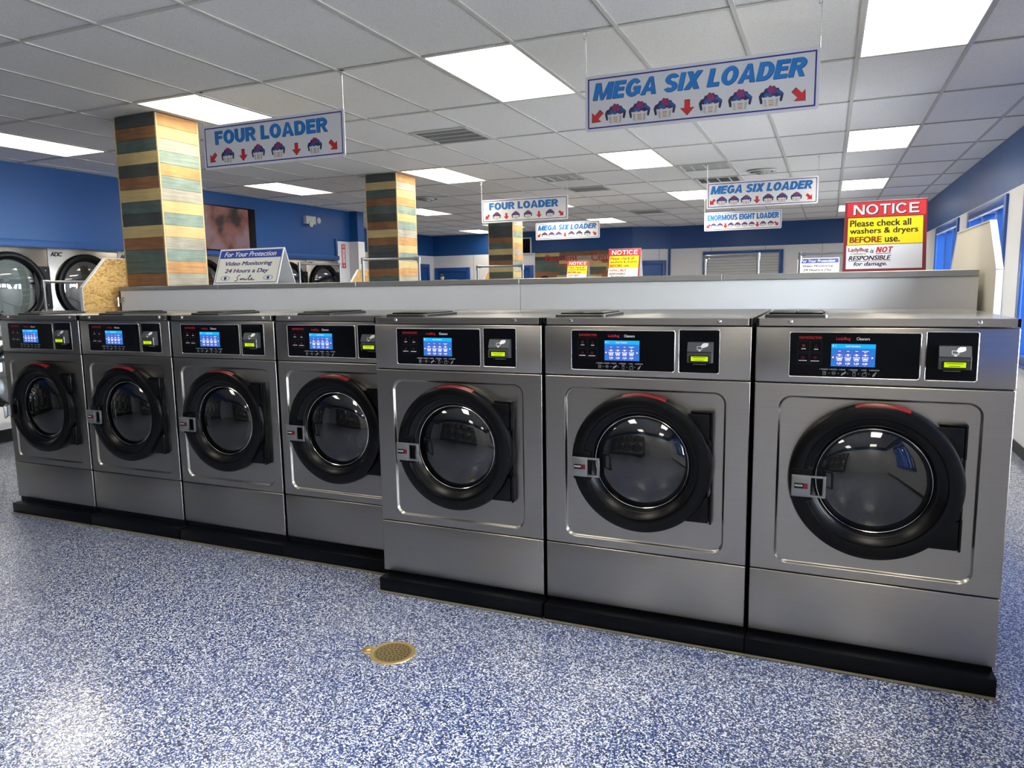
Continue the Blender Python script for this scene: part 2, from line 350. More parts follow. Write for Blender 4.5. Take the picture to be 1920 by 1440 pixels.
            if ch == 'X': q((0, 0), (st + .05, 0), (w, 1), (w - st - .05, 1)); q((0, 1), (st + .05, 1), (w, 0), (w - st - .05, 0))
            if ch in 'CG': arc(w / 2, .5, w / 2, .515, 38, 322 if ch == 'C' else 335, 26)
            if ch == 'G': bar(w * .52, w, .36, .36 + th * .9); bar(w - st * .9, w, .12, .40)
            if ch == 'S': arc(w / 2, .715, w / 2, .30, 22, 270, 18); arc(w / 2, .285, w / 2, .30, -158, 90, 18)
            X += w + gap
        tot = X - gap
        for k, pl in enumerate(P): s.poly([(x0 + (a + shear * c) / (tot + shear) * (x1 - x0), y - 4e-5 * (k % 5), z0 + c * (z1 - z0)) for a, c in pl])
        return s
    def rect(s, x0, x1, z0, z1, y): return s.poly([(x0, y, z0), (x1, y, z0), (x1, y, z1), (x0, y, z1)]) and s
    def strip(s, x0, x1, z0, z1, t, y):
        """rectangular outline of width t, facing -y"""
        for a in ((x0, x1, z0, z0 + t), (x0, x1, z1 - t, z1), (x0, x0 + t, z0 + t, z1 - t), (x1 - t, x1, z0 + t, z1 - t)): s.rect(*a, y)
        return s
    def build(s, name, parent=None, loc=(0, 0, 0), rot=(0, 0, 0), sharp=35):
        bmesh.ops.recalc_face_normals(s.bm, faces=[f for f in s.bm.faces if False]) if False else None
        me = D.meshes.new(name); s.bm.to_mesh(me); s.bm.free()
        for k in s.mats: me.materials.append(M[k])
        if sharp: me.set_sharp_from_angle(angle=math.radians(sharp))
        o = D.objects.new(name, me); COL.objects.link(o); o.location = loc; o.rotation_euler = rot
        if parent: o.parent = parent
        return o
def fixn(o):
    bm = bmesh.new(); bm.from_mesh(o.data); bmesh.ops.recalc_face_normals(bm, faces=bm.faces); bm.to_mesh(o.data); bm.free(); return o

def rr(x0, x1, z0, z1, r, n=6):
    pts = []
    for cx_, cz_, a in ((x1 - r, z0 + r, -90), (x1 - r, z1 - r, 0), (x0 + r, z1 - r, 90), (x0 + r, z0 + r, 180)):
        for i in range(n + 1):
            t = math.radians(a + 90 * i / n); pts.append((cx_ + r * math.cos(t), cz_ + r * math.sin(t)))
    return pts

def tag(o, label=None, cat=None, group=None, kind=None):
    if label: o['label'] = label
    if cat: o['category'] = cat
    if group: o['group'] = group
    if kind: o['kind'] = kind
    return o
def empty(name, loc=(0, 0, 0), rz=0.0):
    o = D.objects.new(name, None); COL.objects.link(o); o.location = loc; o.rotation_euler = (0, 0, rz); o.empty_display_size = 0.1; return o
def copy_tree(o, parent=None):
    c = o.copy(); COL.objects.link(c); c.parent = parent
    for ch in list(o.children): copy_tree(ch, c)
    return c
def struct(o): o['kind'] = 'structure'; return o

H = 2.921; X0 = -2.0807; Y0 = 1.0041; DX = 0.61; DY = 1.2192
def gx(i): return X0 + i * DX
def gy(j): return Y0 + j * DY

# ------------------------------------------------------------------ room shell
b = MB().m('floor'); b.poly([(-9.9, -6.7, 0), (2.1, -6.7, 0), (2.1, 15.4, 0), (-9.9, 15.4, 0)]); struct(b.build('floor'))
b = MB().m('tile'); b.poly([(-9.9, 15.4, H + 0.008), (2.1, 15.4, H + 0.008), (2.1, -6.7, H + 0.008), (-9.9, -6.7, H + 0.008)]); ceil = struct(b.build('ceiling'))
b = MB().m('tbar')
for i in range(-13, 8): b.box(gx(i) - 0.012, gx(i) + 0.012, -6.7, 15.4, H - 0.0006, H + 0.006)
for j in range(-7, 13): b.box(-9.9, 2.1, gy(j) - 0.012, gy(j) + 0.012, H, H + 0.006)
b.build('ceiling_grid', ceil)

WX = 1.84; WT = 0.22
WIN = [(8.52, 10.76, 1.16, 2.365), (5.58, 7.80, 1.16, 2.365), (2.62, 4.87, 0.80, 2.365), (-0.6, 1.65, 0.80, 2.365), (-3.9, -1.6, 0.80, 2.365)]  # last two windows are unseen, added to brighten the room with daylight
b = MB().m('wall')
ys = sorted([15.4] + [a for q in WIN for a in q[:2]] + [-6.7])
for a, c in zip(ys[0::2], ys[1::2]): b.box(WX, WX + WT, a, c, 0, H + 0.05)
for y0_, y1_, z0_, z1_ in WIN:
    b.box(WX, WX + WT, y0_, y1_, 0, z0_); b.box(WX, WX + WT, y0_, y1_, z1_, H + 0.05)
struct(b.build('wall_right'))
for n, (y0_, y1_, z0_, z1_) in enumerate(WIN):
    r = empty('window_%d' % (n + 1), (WX, (y0_ + y1_) / 2, z0_)); struct(r); hw = (y1_ - y0_) / 2; hh = z1_ - z0_
    f = MB().m('window_blue')
    f.box(-0.025, 0.0, -hw - 0.0, -hw + 0.10, 0, hh, 0.004); f.box(-0.025, 0.0, hw - 0.10, hw, 0, hh, 0.004); f.box(-0.025, 0.0, -hw + 0.10, hw - 0.10, hh - 0.10, hh, 0.004); f.box(-0.025, 0.0, -hw + 0.10, hw - 0.10, 0, 0.07, 0.004)
    for q in ((-hw, -hw + 0.09), (hw - 0.09, hw)): f.box(0, 0.2, q[0], q[1], 0, hh)
    f.box(0, 0.2, -hw + 0.09, hw - 0.09, hh - 0.09, hh); f.box(0, 0.2, -hw + 0.09, hw - 0.09, 0, 0.06)
    f.build('window_frame', r)
    f = MB().m('edge_white'); f.box(-0.027, -0.0, -hw + 0.10, hw - 0.10, hh - 0.112, hh - 0.10); f.build('window_trim', r)
    for k in (-1 / 3, 1 / 3):
        f = MB().m('window_blue'); f.box(0.03, 0.17, k * hw - 0.07, k * hw + 0.07, 0.06, hh - 0.09, 0.004); f.build('mullion', r)
    f = MB().m('pane'); f.poly([(0.18, -hw + 0.05, 0.05), (0.18, hw - 0.05, 0.05), (0.18, hw - 0.05, hh - 0.05), (0.18, -hw + 0.05, hh - 0.05)]); f.build('window_glass', r)
    f = MB().m('window_blue'); f.box(-0.05, 0.0, -hw - 0.03, hw + 0.03, -0.03, 0.0, 0.004); f.build('window_sill', r)
b = MB().m('rubber'); b.box(WX - 0.012, WX, -6.5, 14.9, 0, 0.10); struct(b.build('baseboard_right'))

LX = -7.75
b = MB().m('wall_low'); b.box(LX - 1.2, LX, -6.7, -4.62, 0, H + 0.05); b.box(LX - 1.2, LX, -4.62, 7.70, 2.045, H + 0.05); struct(b.build('wall_left'))
b = MB().m('wall'); b.box(LX - 1.2, LX - 0.03, 7.795, 8.15, 0, H + 0.05); b.box(LX - 1.2, LX - 0.0, 7.70, 8.15, 2.41, H + 0.05)
b.box(LX - 2.1, LX + 0.17, 8.15, 8.35, 0, H + 0.05); struct(b.build('wall_left_end'))
b = MB().m('blue_paint'); b.box(LX - 0.0, LX + 0.03, -4.62, 7.77, 2.05, 2.125, 0.003); b.box(LX - 0.0, LX + 0.03, 7.68, 7.73, 2.125, 2.42, 0.003); struct(b.build('trim_1'))
b = MB().m('wall'); b.box(-9.9, -9.65, 8.35, 15.4, 0, H + 0.05); struct(b.build('wall_left_far'))
b = MB().m('wall'); b.box(-9.65, -4.15, 14.60, 15.4, 0, H + 0.05)
b.prism([(-4.15, 14.60), (-3.30, 15.06), (-3.30, 15.4), (-4.15, 15.4)], 'z', 0, H + 0.05)
b.box(-3.30, 1.84, 15.06, 15.4, 0, H + 0.05); struct(fixn(b.build('wall_back')))
b = MB().m('wall'); b.box(-9.9, 2.1, -6.7, -6.5, 0, H + 0.05); struct(b.build('wall_front'))
b = MB().m('pavement'); b.poly([(-40, -50, -0.12), (40, -50, -0.12), (40, -6.75, -0.12), (-40, -6.75, -0.12)]); b.poly([(2.3, -6.75, -0.12), (40, -6.75, -0.12), (40, 40, -0.12), (2.3, 40, -0.12)]); struct(b.build('pavement'))
b = MB().m('blue_paint'); b.box(-3.36, -3.31, 15.0, 15.06, 0, 2.39); struct(b.build('trim_2'))

def framed_door(n, x0, x1, y, ztop, axis='y', inner=True, gap=None):
    r = empty('door_%d' % n, ((x0 + x1) / 2, y, 0)); struct(r); hw = (x1 - x0) / 2
    if axis == 'x': r.location = (y, (x0 + x1) / 2, 0); r.rotation_euler = (0, 0, math.radians(90))
    f = MB().m('window_blue'); f.box(-hw, -hw + 0.1, -0.04, 0, 0, ztop, 0.004); f.box(hw - 0.1, hw, -0.04, 0, 0, ztop, 0.004); f.box(-hw + 0.1, hw - 0.1, -0.04, 0, ztop - 0.1, ztop, 0.004); f.build('door_frame', r)
    f = MB().m('blue_paint'); f.box(-hw + 0.1, hw - 0.1, -0.012, 0.0, 0.0, ztop - 0.1); f.build('door_leaf', r)
    if gap:
        f = MB().m('edge_white'); f.box(gap[0] - (x0 + x1) / 2, gap[1] - (x0 + x1) / 2, -0.022, -0.012, 0.0, ztop - 0.1); f.build('door_strip', r)
    f = MB().m('chrome'); f.ball((hw - 0.17, -0.05, 1.0), 0.028); f.tube([(hw - 0.17, -0.012, 1.0), (hw - 0.17, -0.05, 1.0)], 0.01); f.build('door_handle', r)
framed_door(1, -9.61, -8.55, 14.60, 2.07)
framed_door(2, -7.62, -6.73, 14.60, 2.08)
framed_door(3, 13.35, 14.30, -9.65, 2.17, 'x')
framed_door(4, -3.98, -3.28, 15.04, 2.115, 'y')
D.objects['door_4'].location = (-3.72, 14.825, 0); D.objects['door_4'].rotation_euler = (0, 0, math.atan2(0.46, 0.85))

# shutter window on the back wall
r = empty('roller_shutter', (-1.63, 15.06, 0.95)); tag(r, 'grey roll-up shutter in a blue frame on the white back wall', 'shutter')
f = MB().m('window_blue'); f.box(-0.905, -0.81, -0.05, 0, 0, 1.345, 0.004); f.box(0.81, 0.905, -0.05, 0, 0, 1.345, 0.004); f.box(-0.81, 0.81, -0.05, 0, 1.28, 1.345, 0.004); f.box(-0.905, 0.905, -0.06, 0, -0.05, 0, 0.004); f.build('frame', r)
f = MB().m('shutter'); z = 0.0
ls = []
while z < 1.28:
    ls += [[(-0.81, -0.012, z), (0.81, -0.012, z)], [(-0.81, -0.032, z + 0.022), (0.81, -0.032, z + 0.022)], [(-0.81, -0.032, z + 0.05), (0.81, -0.032, z + 0.05)]]; z += 0.066
f.loops(ls, closed=False, smooth=False); f.build('slat_curtain', r, sharp=0)

# ------------------------------------------------------------------ ceiling lights, vents
def make_light(lm='lamp'):
    r = empty('ceiling_light')
    f = MB().m(lm); f.poly([(0.018, DY - 0.018, 0.003), (DX - 0.018, DY - 0.018, 0.003), (DX - 0.018, 0.018, 0.003), (0.018, 0.018, 0.003)]); f.build('diffuser', r)
    f = MB().m('lamp_frame')
    for q in ((0.012, DX - 0.012, 0.012, 0.02), (0.012, DX - 0.012, DY - 0.02, DY - 0.012), (0.012, 0.02, 0.02, DY - 0.02), (DX - 0.02, DX - 0.012, 0.02, DY - 0.02)): f.box(*q, 0.0, 0.006)
    f.build('light_frame', r); return r
LIGHTS = [(0, 0, 'lit ceiling panel between the nearest FOUR LOADER and MEGA SIX LOADER hanging signs'), (-4, 0, 'lit ceiling panel touching the nearest wood-clad column'),
          (-8, 0, 'lit ceiling panel at the left edge above the blue dryer wall'), (4, 0, 'large lit ceiling panel cut off by the top right corner'),
          (0, 3, 'lit ceiling panel below the nearest MEGA SIX LOADER sign, left of the light grille'), (4, 3, 'lit ceiling panel nearest the right wall, second back in its line'),
          (-4, 3, 'lit ceiling panel touching the middle wood-clad column'), (-8, 3, 'lit ceiling panel above the wall television'),
          (0, 6, 'lit ceiling panel just left of the farther right-hand MEGA SIX LOADER sign'), (4, 6, 'lit ceiling panel third back in the line beside the right wall'),
          (-4, 6, 'lit ceiling panel peeking out right of the middle FOUR LOADER sign'), (-8, 6, 'lit ceiling panel beside the upper part of the middle column, behind it'),
          (0, 9, 'lit ceiling panel half hidden behind the ENORMOUS EIGHT LOADER sign'), (4, 9, 'lit ceiling panel cut by the left edge of the big NOTICE sign'),
          (-4, 9, 'lit ceiling panel behind the small MEGA SIX LOADER sign'), (-8, 9, 'lit ceiling panel sliver behind the farthest column and FOUR LOADER sign'),
          (-10, 10, 'farthest lit ceiling panel, in front of the blue back corner'),
          (-4, -3, None), (0, -3, None), (4, -3, None), (0, -6, None), (4, -6, None)]
L0 = {}
for i, j, lab in LIGHTS:
    kind_ = 'lamp_weak' if i <= -8 and j else 'lamp' if i <= -8 else 'lamp_weak' if i == -4 and j in (0, 3) else 'lamp_mid' if i < 0 else 'lamp'
    o = copy_tree(L0[kind_]) if kind_ in L0 else make_light(kind_); L0.setdefault(kind_, o)
    o.location = (gx(i), gy(j), H)
    tag(o, lab or 'lit ceiling panel behind the viewer, outside the picture', 'ceiling light', 'ceiling light panels' if lab else 'ceiling light panels behind the viewer')

def vent(i, j, lab, along='x', dark=True, h=0.5):
    r = empty('ceiling_vent', (gx(i), gy(j), H)); tag(r, lab, 'air vent', 'ceiling air vents'); d = DY * h
    f = MB().m('vent')
    for q in ((0.013, DX - 0.013, 0.013, 0.045), (0.013, DX - 0.013, d - 0.045, d - 0.013), (0.013, 0.045, 0.045, d - 0.045), (DX - 0.045, DX - 0.013, 0.045, d - 0.045)): f.box(*q, -0.004, 0.006)
    for k in (0.25, 0.5, 0.75):
        if along == 'x': f.box(0.045, DX - 0.045, d * k - 0.008, d * k + 0.008, -0.002, 0.006)
        else: f.box(DX * k - 0.008, DX * k + 0.008, 0.045, d - 0.045, -0.002, 0.006)
    f.build('frame', r)
    f = MB().m('vent_dark' if dark else 'vent_pale'); f.poly([(0.04, d - 0.04, 0.0065), (DX - 0.04, d - 0.04, 0.0065), (DX - 0.04, 0.04, 0.0065), (0.04, 0.04, 0.0065)])
    f.m('vent_slat' if dark else 'vent_pale'); k = 0.055
    while k < (d if along == 'x' else DX) - 0.05:
        if along == 'x': f.poly([(0.045, k, 0.004), (DX - 0.045, k, 0.004), (DX - 0.045, k + 0.012, 0.0005), (0.045, k + 0.012, 0.0005)])
        else: f.poly([(k, 0.045, 0.004), (k, d - 0.045, 0.004), (k + 0.012, d - 0.045, 0.0005), (k + 0.012, 0.045, 0.0005)])
        k += 0.024
    f.build('louvre', r)
vent(-2, 1.5, 'nearest ceiling vent with dark slats right of the FOUR LOADER sign')
vent(1, 4, 'pale ceiling grille left of the round diffuser', 'y', False, 0.42)
vent(1, 5, 'dark ceiling vent just above the farther right-hand MEGA SIX LOADER sign', 'y', True, 0.42)
vent(-2, 4, 'pale ceiling grille above the middle FOUR LOADER sign', 'y', False, 0.42)
vent(-2, 5, 'dark ceiling vent to the right of the middle FOUR LOADER sign', 'x', True, 0.42)
vent(-2, 8.1, 'farthest dark ceiling vent, near the blue back wall', 'x', True, 0.5)
for x, y, rad, lab in ((-0.57, 6.80, 0.175, 'round white ceiling diffuser above the farther right-hand MEGA SIX LOADER sign'), (-5.55, 7.12, 0.20, 'round ceiling diffuser just right of the middle column')):
    r = empty('round_diffuser', (x, y, H)); tag(r, lab, 'air diffuser')
    f = MB().m('vent')
    for a, c, z in ((rad, rad * 0.78, -0.012), (rad * 0.62, rad * 0.42, -0.03), (rad * 0.28, 0.004, -0.045)):
        f.loops([[(q * math.cos(math.tau * k / 32), q * math.sin(math.tau * k / 32), zz) for k in range(32)] for q, zz in ((a, 0.0), (a * 0.98, z), (c, z), (c, z + 0.01))])
    f.build('rings', r)
    f = MB().m('vent_dark'); f.poly([(rad * 0.8 * math.cos(-math.tau * k / 32), rad * 0.8 * math.sin(-math.tau * k / 32), -0.002) for k in range(32)]); f.build('throat', r)

# ------------------------------------------------------------------ wood columns
SEQ = {'C': 'plank_charcoal', 'T': 'plank_tealdark', 'B': 'plank_brown', 'K': 'plank_cream', 'e': 'plank_teal', 'G': 'plank_grey', 'O': 'plank_orange'}
def column(x1, y0_, wx, wy, front, side, label):
    r = empty('column', (x1 - wx / 2, y0_ + wy / 2, 0)); tag(r, label, 'column', 'wood-clad columns', 'thing')
    hx, hy, ph = wx / 2, wy / 2, 0.0949; t = 0.014
    b = MB().m('plank_brown'); b.box(-hx + t, hx - t, -hy + t, hy - t, 0, H); b.build('core', r)
    faces = {'front_cladding': (front, lambda z0, z1, b: b.box(-hx + 0.012, hx - 0.012, -hy, -hy + t, z0, z1, 0.0015, 1)), 'side_cladding': (side, lambda z0, z1, b: b.box(hx - t, hx, -hy + 0.012, hy - 0.012, z0, z1, 0.0015, 1)),
             'back_cladding': (side, lambda z0, z1, b: b.box(-hx + 0.012, hx - 0.012, hy - t, hy, z0, z1, 0.0015, 1)), 'far_side_cladding': (front, lambda z0, z1, b: b.box(-hx, -hx + t, -hy + 0.012, hy - 0.012, z0, z1, 0.0015, 1))}
    for nm, (sq, fn) in faces.items():
        b = MB(); k = 0; zt = H
        while zt > 0.001:
            zb = max(0, zt - ph); b.m(SEQ[sq[k % len(sq)]]); fn(zb + 0.0008, zt - 0.0008, b); zt = zb; k += 1
        b.build(nm, r)
    b = MB().m('batten')
    for sx in (-1, 1):
        for sy in (-1, 1): b.box(sx * hx - 0.011, sx * hx + 0.011 * (0 if sx > 0 else 1), sy * hy - (0.011 if sy > 0 else 0), sy * hy + (0.011 if sy < 0 else 0), 0, H - 0.002) if False else b.box(min(sx * hx, sx * (hx - 0.012)), max(sx * hx, sx * (hx - 0.012)), min(sy * hy, sy * (hy - 0.012)), max(sy * hy, sy * (hy - 0.012)), 0, H - 0.001)
    b.build('corner_batten', r)
column(-4.585, 1.25, 0.46, 0.42, 'CBTKCBKTCKBTTBTC', 'OKGeOeGKeKGeOGKe', 'wood-plank column nearest the camera, behind the four-loader washers')
column(-4.585, 4.70, 0.45, 0.45, 'CKTBTCBKBCCCBTKC', 'OGKOeKeGOKeKOGeK', 'middle of the three wood-plank columns, with a knotty brown plank')
column(-4.56, 8.20, 0.45, 0.42, 'CKBTCCBTKCBKTBCB', 'OKOGOeKOGOeGKGOe', 'farthest wood-plank column, below the middle FOUR LOADER sign')

# ------------------------------------------------------------------ washers
def panel_plate(w, z0, z1, inset, r_in, cx, cz, depth, hole):
    """door panel: sheet edge, pressed-in rounded rectangle and a round opening"""
    ix0, ix1, iz0, iz1 = inset
    def rect_t(x0, x1, a0, a1):
        def f(c, s):
            t = 1e9
            if c > 1e-9: t = min(t, (x1 - cx) / c)
            if c < -1e-9: t = min(t, (x0 - cx) / c)
            if s > 1e-9: t = min(t, (a1 - cz) / s)
            if s < -1e-9: t = min(t, (a0 - cz) / s)
            return t
        return f
    def rr_t(x0, x1, a0, a1, r):
        base = rect_t(x0, x1, a0, a1); mx, mz = (x0 + x1) / 2, (a0 + a1) / 2; hx, hz = (x1 - x0) / 2 - r, (a1 - a0) / 2 - r
        def sd(px, pz):
            qx, qz = abs(px - mx) - hx, abs(pz - mz) - hz
            return math.hypot(max(qx, 0), max(qz, 0)) + min(max(qx, qz), 0) - r
        def f(c, s):
            lo, hi = 0.0, base(c, s)
            for _ in range(40):
                md = (lo + hi) / 2
                if sd(cx + c * md, cz + s * md) < 0: lo = md
                else: hi = md
            return lo
        return f
    th = {2 * math.pi * i / 120 for i in range(120)}
    for X in (0, w):
        for Z in (z0, z1): th.add(math.atan2(Z - cz, X - cx) % math.tau)
    for X, Z in ((ix0, iz0), (ix1, iz0), (ix0, iz1), (ix1, iz1)):
        a = math.atan2(Z - cz, X - cx)
        for k in range(-8, 9): th.add((a + k * 0.012) % math.tau)
    th = sorted(th)
    fns = [(rect_t(0, w, z0, z1), 0.02), (rect_t(0, w, z0, z1), 0.0045), (rect_t(0.0012, w - 0.0012, z0 + 0.0012, z1 - 0.0012), 0.0013), (rect_t(0.0045, w - 0.0045, z0 + 0.0045, z1 - 0.0045), 0.0), (rr_t(ix0, ix1, iz0, iz1, r_in), 0.0),
           (rr_t(ix0 + 0.002, ix1 - 0.002, iz0 + 0.002, iz1 - 0.002, r_in - 0.002), 0.0012), (rr_t(ix0 + 0.006, ix1 - 0.006, iz0 + 0.006, iz1 - 0.006, r_in - 0.004), depth * 0.8), (rr_t(ix0 + 0.010, ix1 - 0.010, iz0 + 0.010, iz1 - 0.010, r_in - 0.006), depth),
           (lambda c, s: hole, depth), (lambda c, s: hole - 0.004, depth + 0.03)]
    ls = []
    for fn, y in fns: ls.append([(cx + math.cos(a) * fn(math.cos(a), math.sin(a)), y, cz + math.sin(a) * fn(math.cos(a), math.sin(a))) for a in th])
    return ls

def rim_tube(b, x0, x1, z0, z1, r, y, rad, key='rim'):
    b.m(key); b.tube([(p[0], y, p[1]) for p in rr(x0, x1, z0, z1, r, 5)], rad, 6, closed=True); return b

def make_washer(w, depth, zb, ctl_x, inset_m, plinth_w):
    root = empty('washing_machine')
    zt, zs, zk = 1.3635, 1.143, 0.365
    cx, cz = w / 2, 0.775
    b = MB().m('dark_steel'); b.box(0.002, w - 0.002, 0.02, depth, zb, zt - 0.004); b.build('cabinet', root)
    b = MB().m('steel'); b.box(0, w, 0, 0.02, zs + 0.002, zt, 0.0045, 3); b.build('head_panel', root)
    b = MB().m('steel'); b.loops(panel_plate(w, zk + 0.002, zs - 0.002, (inset_m, w - inset_m, 0.403, 1.093), 0.05, cx, cz, 0.012, 0.245), flat=(0, 3, 7)); fixn(b.build('front_panel', root, sharp=0))
    b = MB().m('steel'); b.box(0, w, 0, 0.02, zb, zk - 0.002, 0.0045, 3); b.build('kick_panel', root)
    # plinth under the machine
    o = (plinth_w - w) / 2
    b = MB().m('plinth'); b.box(-o + 0.001, w + o - 0.001, -0.05, depth, 0, 0.074, 0.004, 2); b.box(0.0, w, 0.012, depth - 0.02, 0.074, zb)
    pl = b.build('base', root)
    b = MB().m('sealant'); b.box(-o + 0.001, w + o - 0.001, -0.066, -0.05, 0.0005, 0.007, 0.002, 1); b.build('sealant_strip', pl)
    # lid
    b = MB().m('steel'); b.box(0.011, w - 0.011, -0.004, depth - 0.004, 1.3672, 1.3962, 0.0015, 1); b.m('steel_top'); b.box(0.0125, w - 0.0125, -0.0025, depth - 0.0055, 1.3958, 1.397); lid = b.build('lid', root)
    for x in (0.0, w - 0.011):
        b = MB().m('black'); b.box(x, x + 0.011, -0.004, 0.03, 1.3672, 1.3965, 0.001, 1); b.build('end_cap', lid)
        b = MB().m('steel_top'); b.box(x + (0.001 if x == 0 else 0.0), x + (0.011 if x == 0 else 0.010), 0.03, depth - 0.004, 1.3672, 1.3965, 0.001, 1); b.build('side_flange', lid)
    for x in (0.127 if w > 0.8 else 0.10, 0.757 if w > 0.8 else w - 0.07):
        b = MB().m('chrome'); b.lathe_y([(0.0095, -0.004), (0.009, -0.008), (0.006, -0.011), (0.0025, -0.0115), (0.002, -0.0095), (0.0001, -0.0095)], x, 1.384, 16); b.build('screw', lid)
    # soap dispenser let into the lid
    s0, s1 = (0.025, 0.262) if w > 0.8 else (0.10, 0.345)
    b = MB().m('dark_steel')
    b.loops([[(p[0], p[1], z) for p in rr(s0 + k, s1 - k, 0.055 + k, 0.40 - k, 0.02)] for k, z in ((0, 1.397), (0.002, 1.408), (0.012, 1.410), (0.014, 1.404))])
    b.m('black'); b.poly([(p[0], p[1], 1.404) for p in rr(s0 + 0.013, s1 - 0.013, 0.068, 0.387, 0.012)]); sd = b.build('soap_dispenser', root)
    for k in (0, 1):
        xa = s0 + 0.016 + k * (s1 - s0 - 0.03) / 2
        b = MB().m('black'); b.box(xa, xa + (s1 - s0 - 0.04) / 2, 0.10, 0.372, 1.4045, 1.416, 0.003, 2); b.build('soap_flap', sd)
    # control panel
    cx0 = ctl_x; CW = 0.451; Z0, Z1 = 1.1705, 1.3430; CH = Z1 - Z0
    U = lambda u: cx0 + u * CW
    V = lambda v: Z1 - v * CH
    b = MB().m('panel_black'); b.loops([[(p[0], y, p[1]) for p in rr(cx0 + k, cx0 + CW - k, Z0 + k, Z1 - k, 0.008)] for k, y in ((0, 0.0), (0.001, -0.0015))], cap1=True); cp = fixn(b.build('control_panel', root))
    b = rim_tube(MB(), cx0 - 0.001, cx0 + CW + 0.001, Z0 - 0.001, Z1 + 0.001, 0.009, -0.0005, 0.0026); b.build('bezel', cp)
    b = MB(); y = -0.0022
    b.text('SOAP INSTRUCTIONS', U(.075), U(.255), V(.148), V(.088), y, 'red_print', 0.0)
    b.m('outline_print')
    for iu, iv in ((0, 0), (1, 0), (0, 1), (1, 1)): b.strip(U(.066 + iu * .1), U(.160 + iu * .1), V(.44 + iv * .275), V(.19 + iv * .275), 0.0008, y)
    b.m('dim_red_print')
    def ring(u, v, r0, r1, n=20, a0=0, a1=math.tau):
        for k in range(n):
            t0, t1 = a0 + (a1 - a0) * k / n, a0 + (a1 - a0) * (k + 1) / n
            b.poly([(U(u) + q * math.cos(t), y, V(v) + q * math.sin(t)) for q, t in ((r0, t0), (r1, t0), (r1, t1), (r0, t1))])
    ring(.112, .30, .0048, .006); ring(.112, .30, .0015, .003)
    for k in range(3):
        a, c = math.radians(90 + 120 * k), math.radians(210 + 120 * k)
        b.poly([(U(.213) + q * math.cos(t), y, V(.315) + q * math.sin(t)) for q, t in ((.0072, a), (.0072, c), (.0052, c), (.0052, a))])
    for u in (.110, .208): ring(u, .565, .0048, .006, 14, math.radians(130), math.radians(410)); b.rect(U(u) - 0.0006, U(u) + 0.0006, V(.585), V(.535), y)
    b.m('white_print')
    for u, v, l in ((.112, .372, .034), (.212, .378, .028), (.108, .638, .06), (.207, .643, .066)):
        k = 0.0; random.seed(int(u * 1000))
        while k < l: 
            q = random.choice((.006, .008, .010)); b.rect(U(u - l / 2 + k), U(u - l / 2 + k + q * .7), V(v + .010), V(v - .010), y); k += q
    b.build('soap_legend', cp, sharp=0); b = MB()
    b.text('LadyBug', U(.368), U(.478), V(.185), V(.098), y, 'red_print', 0.0)
    b.text('Cleaners', U(.524), U(.625), V(.165), V(.100), y, 'white_print', 0.012)
    b.build('brand_lettering', cp, sharp=0); b = MB()
    for n_, (u, l) in enumerate(((.285, .052), (.358, .05), (.43, .042), (.515, .055), (.592, .022), (.672, .058))):
        b.m('grey_print'); k = 0.0; random.seed(n_)
        b.rect(U(u - l / 2 - .012), U(u - l / 2 - .006), V(.832), V(.812), y)
        while k < l:
            q = random.choice((.006, .008, .010)); b.rect(U(u - l / 2 + k), U(u - l / 2 + k + q * .72), V(.835), V(.809), y); k += q
        if n_ < 5: b.rect(U(u + .032), U(u + .042), V(.912), V(.902), y)
    b.m('grey_print')
    yv = .905
    b.strip(U(.272), U(.298), V(.95), V(.865), .0011, y); ring(.286, yv, .002, .0032, 12)
    ring(.358, yv, .0052, .0064, 18); b.rect(U(.352), U(.364), V(.912), V(.898), y)
    for k in (0, 1, 2): b.poly([(U(.415 + k * .012) + d, y, V(.955 - k * .02) + e) for d, e in ((0, 0), (.004, 0), (.0075, .009), (.0035, .009))])
    b.strip(U(.507), U(.527), V(.965), V(.885), .0011, y); b.rect(U(.514), U(.519), V(.885), V(.850), y); b.rect(U(.503), U(.508), V(.868), V(.85), y); b.rect(U(.526), U(.531), V(.868), V(.85), y)
    b.strip(U(.578), U(.612), V(.962), V(.890), .0011, y); b.poly([(U(.584), y, V(.885)), (U(.607), y, V(.862)), (U(.612), y, V(.872)), (U(.592), y, V(.885))])
    b.poly([(U(.655), y, V(.955)), (U(.664), y, V(.965)), (U(.688), y, V(.87)), (U(.680), y, V(.862))]); ring(.668, .925, .003, .0042, 12)
    b.build('step_icons', cp, sharp=0)
    b = MB(); sx0, sx1, sz0, sz1 = U(.333), U(.672), 1.2135, 1.3000; SW, SH = sx1 - sx0, sz1 - sz0
    SU = lambda u: sx0 + u * SW
    SV = lambda v: sz1 - v * SH
    b.m('screen_blue').rect(sx0, sx1, sz0, sz1, -0.0022)
    b.m('screen_head').rect(sx0, sx1, SV(.19), sz1, -0.0024)
    for k in range(4):
        u = .10 + k * .195
        b.m('screen_tile').rect(SU(u), SU(u + .182), SV(.985), SV(.215), -0.0026); b.m('screen_blue').rect(SU(u), SU(u + .182), SV(.265), SV(.215), -0.0027)
        c = u + .091; b.m('screen_white')
        q = [(-.055, -.0), (.055, 0)][0]
        b.rect(SU(c - .03), SU(c + .03), SV(.335), SV(.315), -0.0028) if k < 3 else (b.rect(SU(c - .075), SU(c + .075), SV(.325), SV(.305), -0.0028), b.rect(SU(c - .03), SU(c + .03), SV(.375), SV(.355), -0.0028))
        b.rect(SU(c - .065), SU(c + .065), SV(.495), SV(.480), -0.0028)
        for i in range(12): b.poly([(SU(c) + rr_ * math.cos(t), -0.00285, SV(.488) + rr_ * math.sin(t)) for rr_, t in ((0, 0), (.0038, math.tau * i / 12), (.0038, math.tau * (i + 1) / 12))])
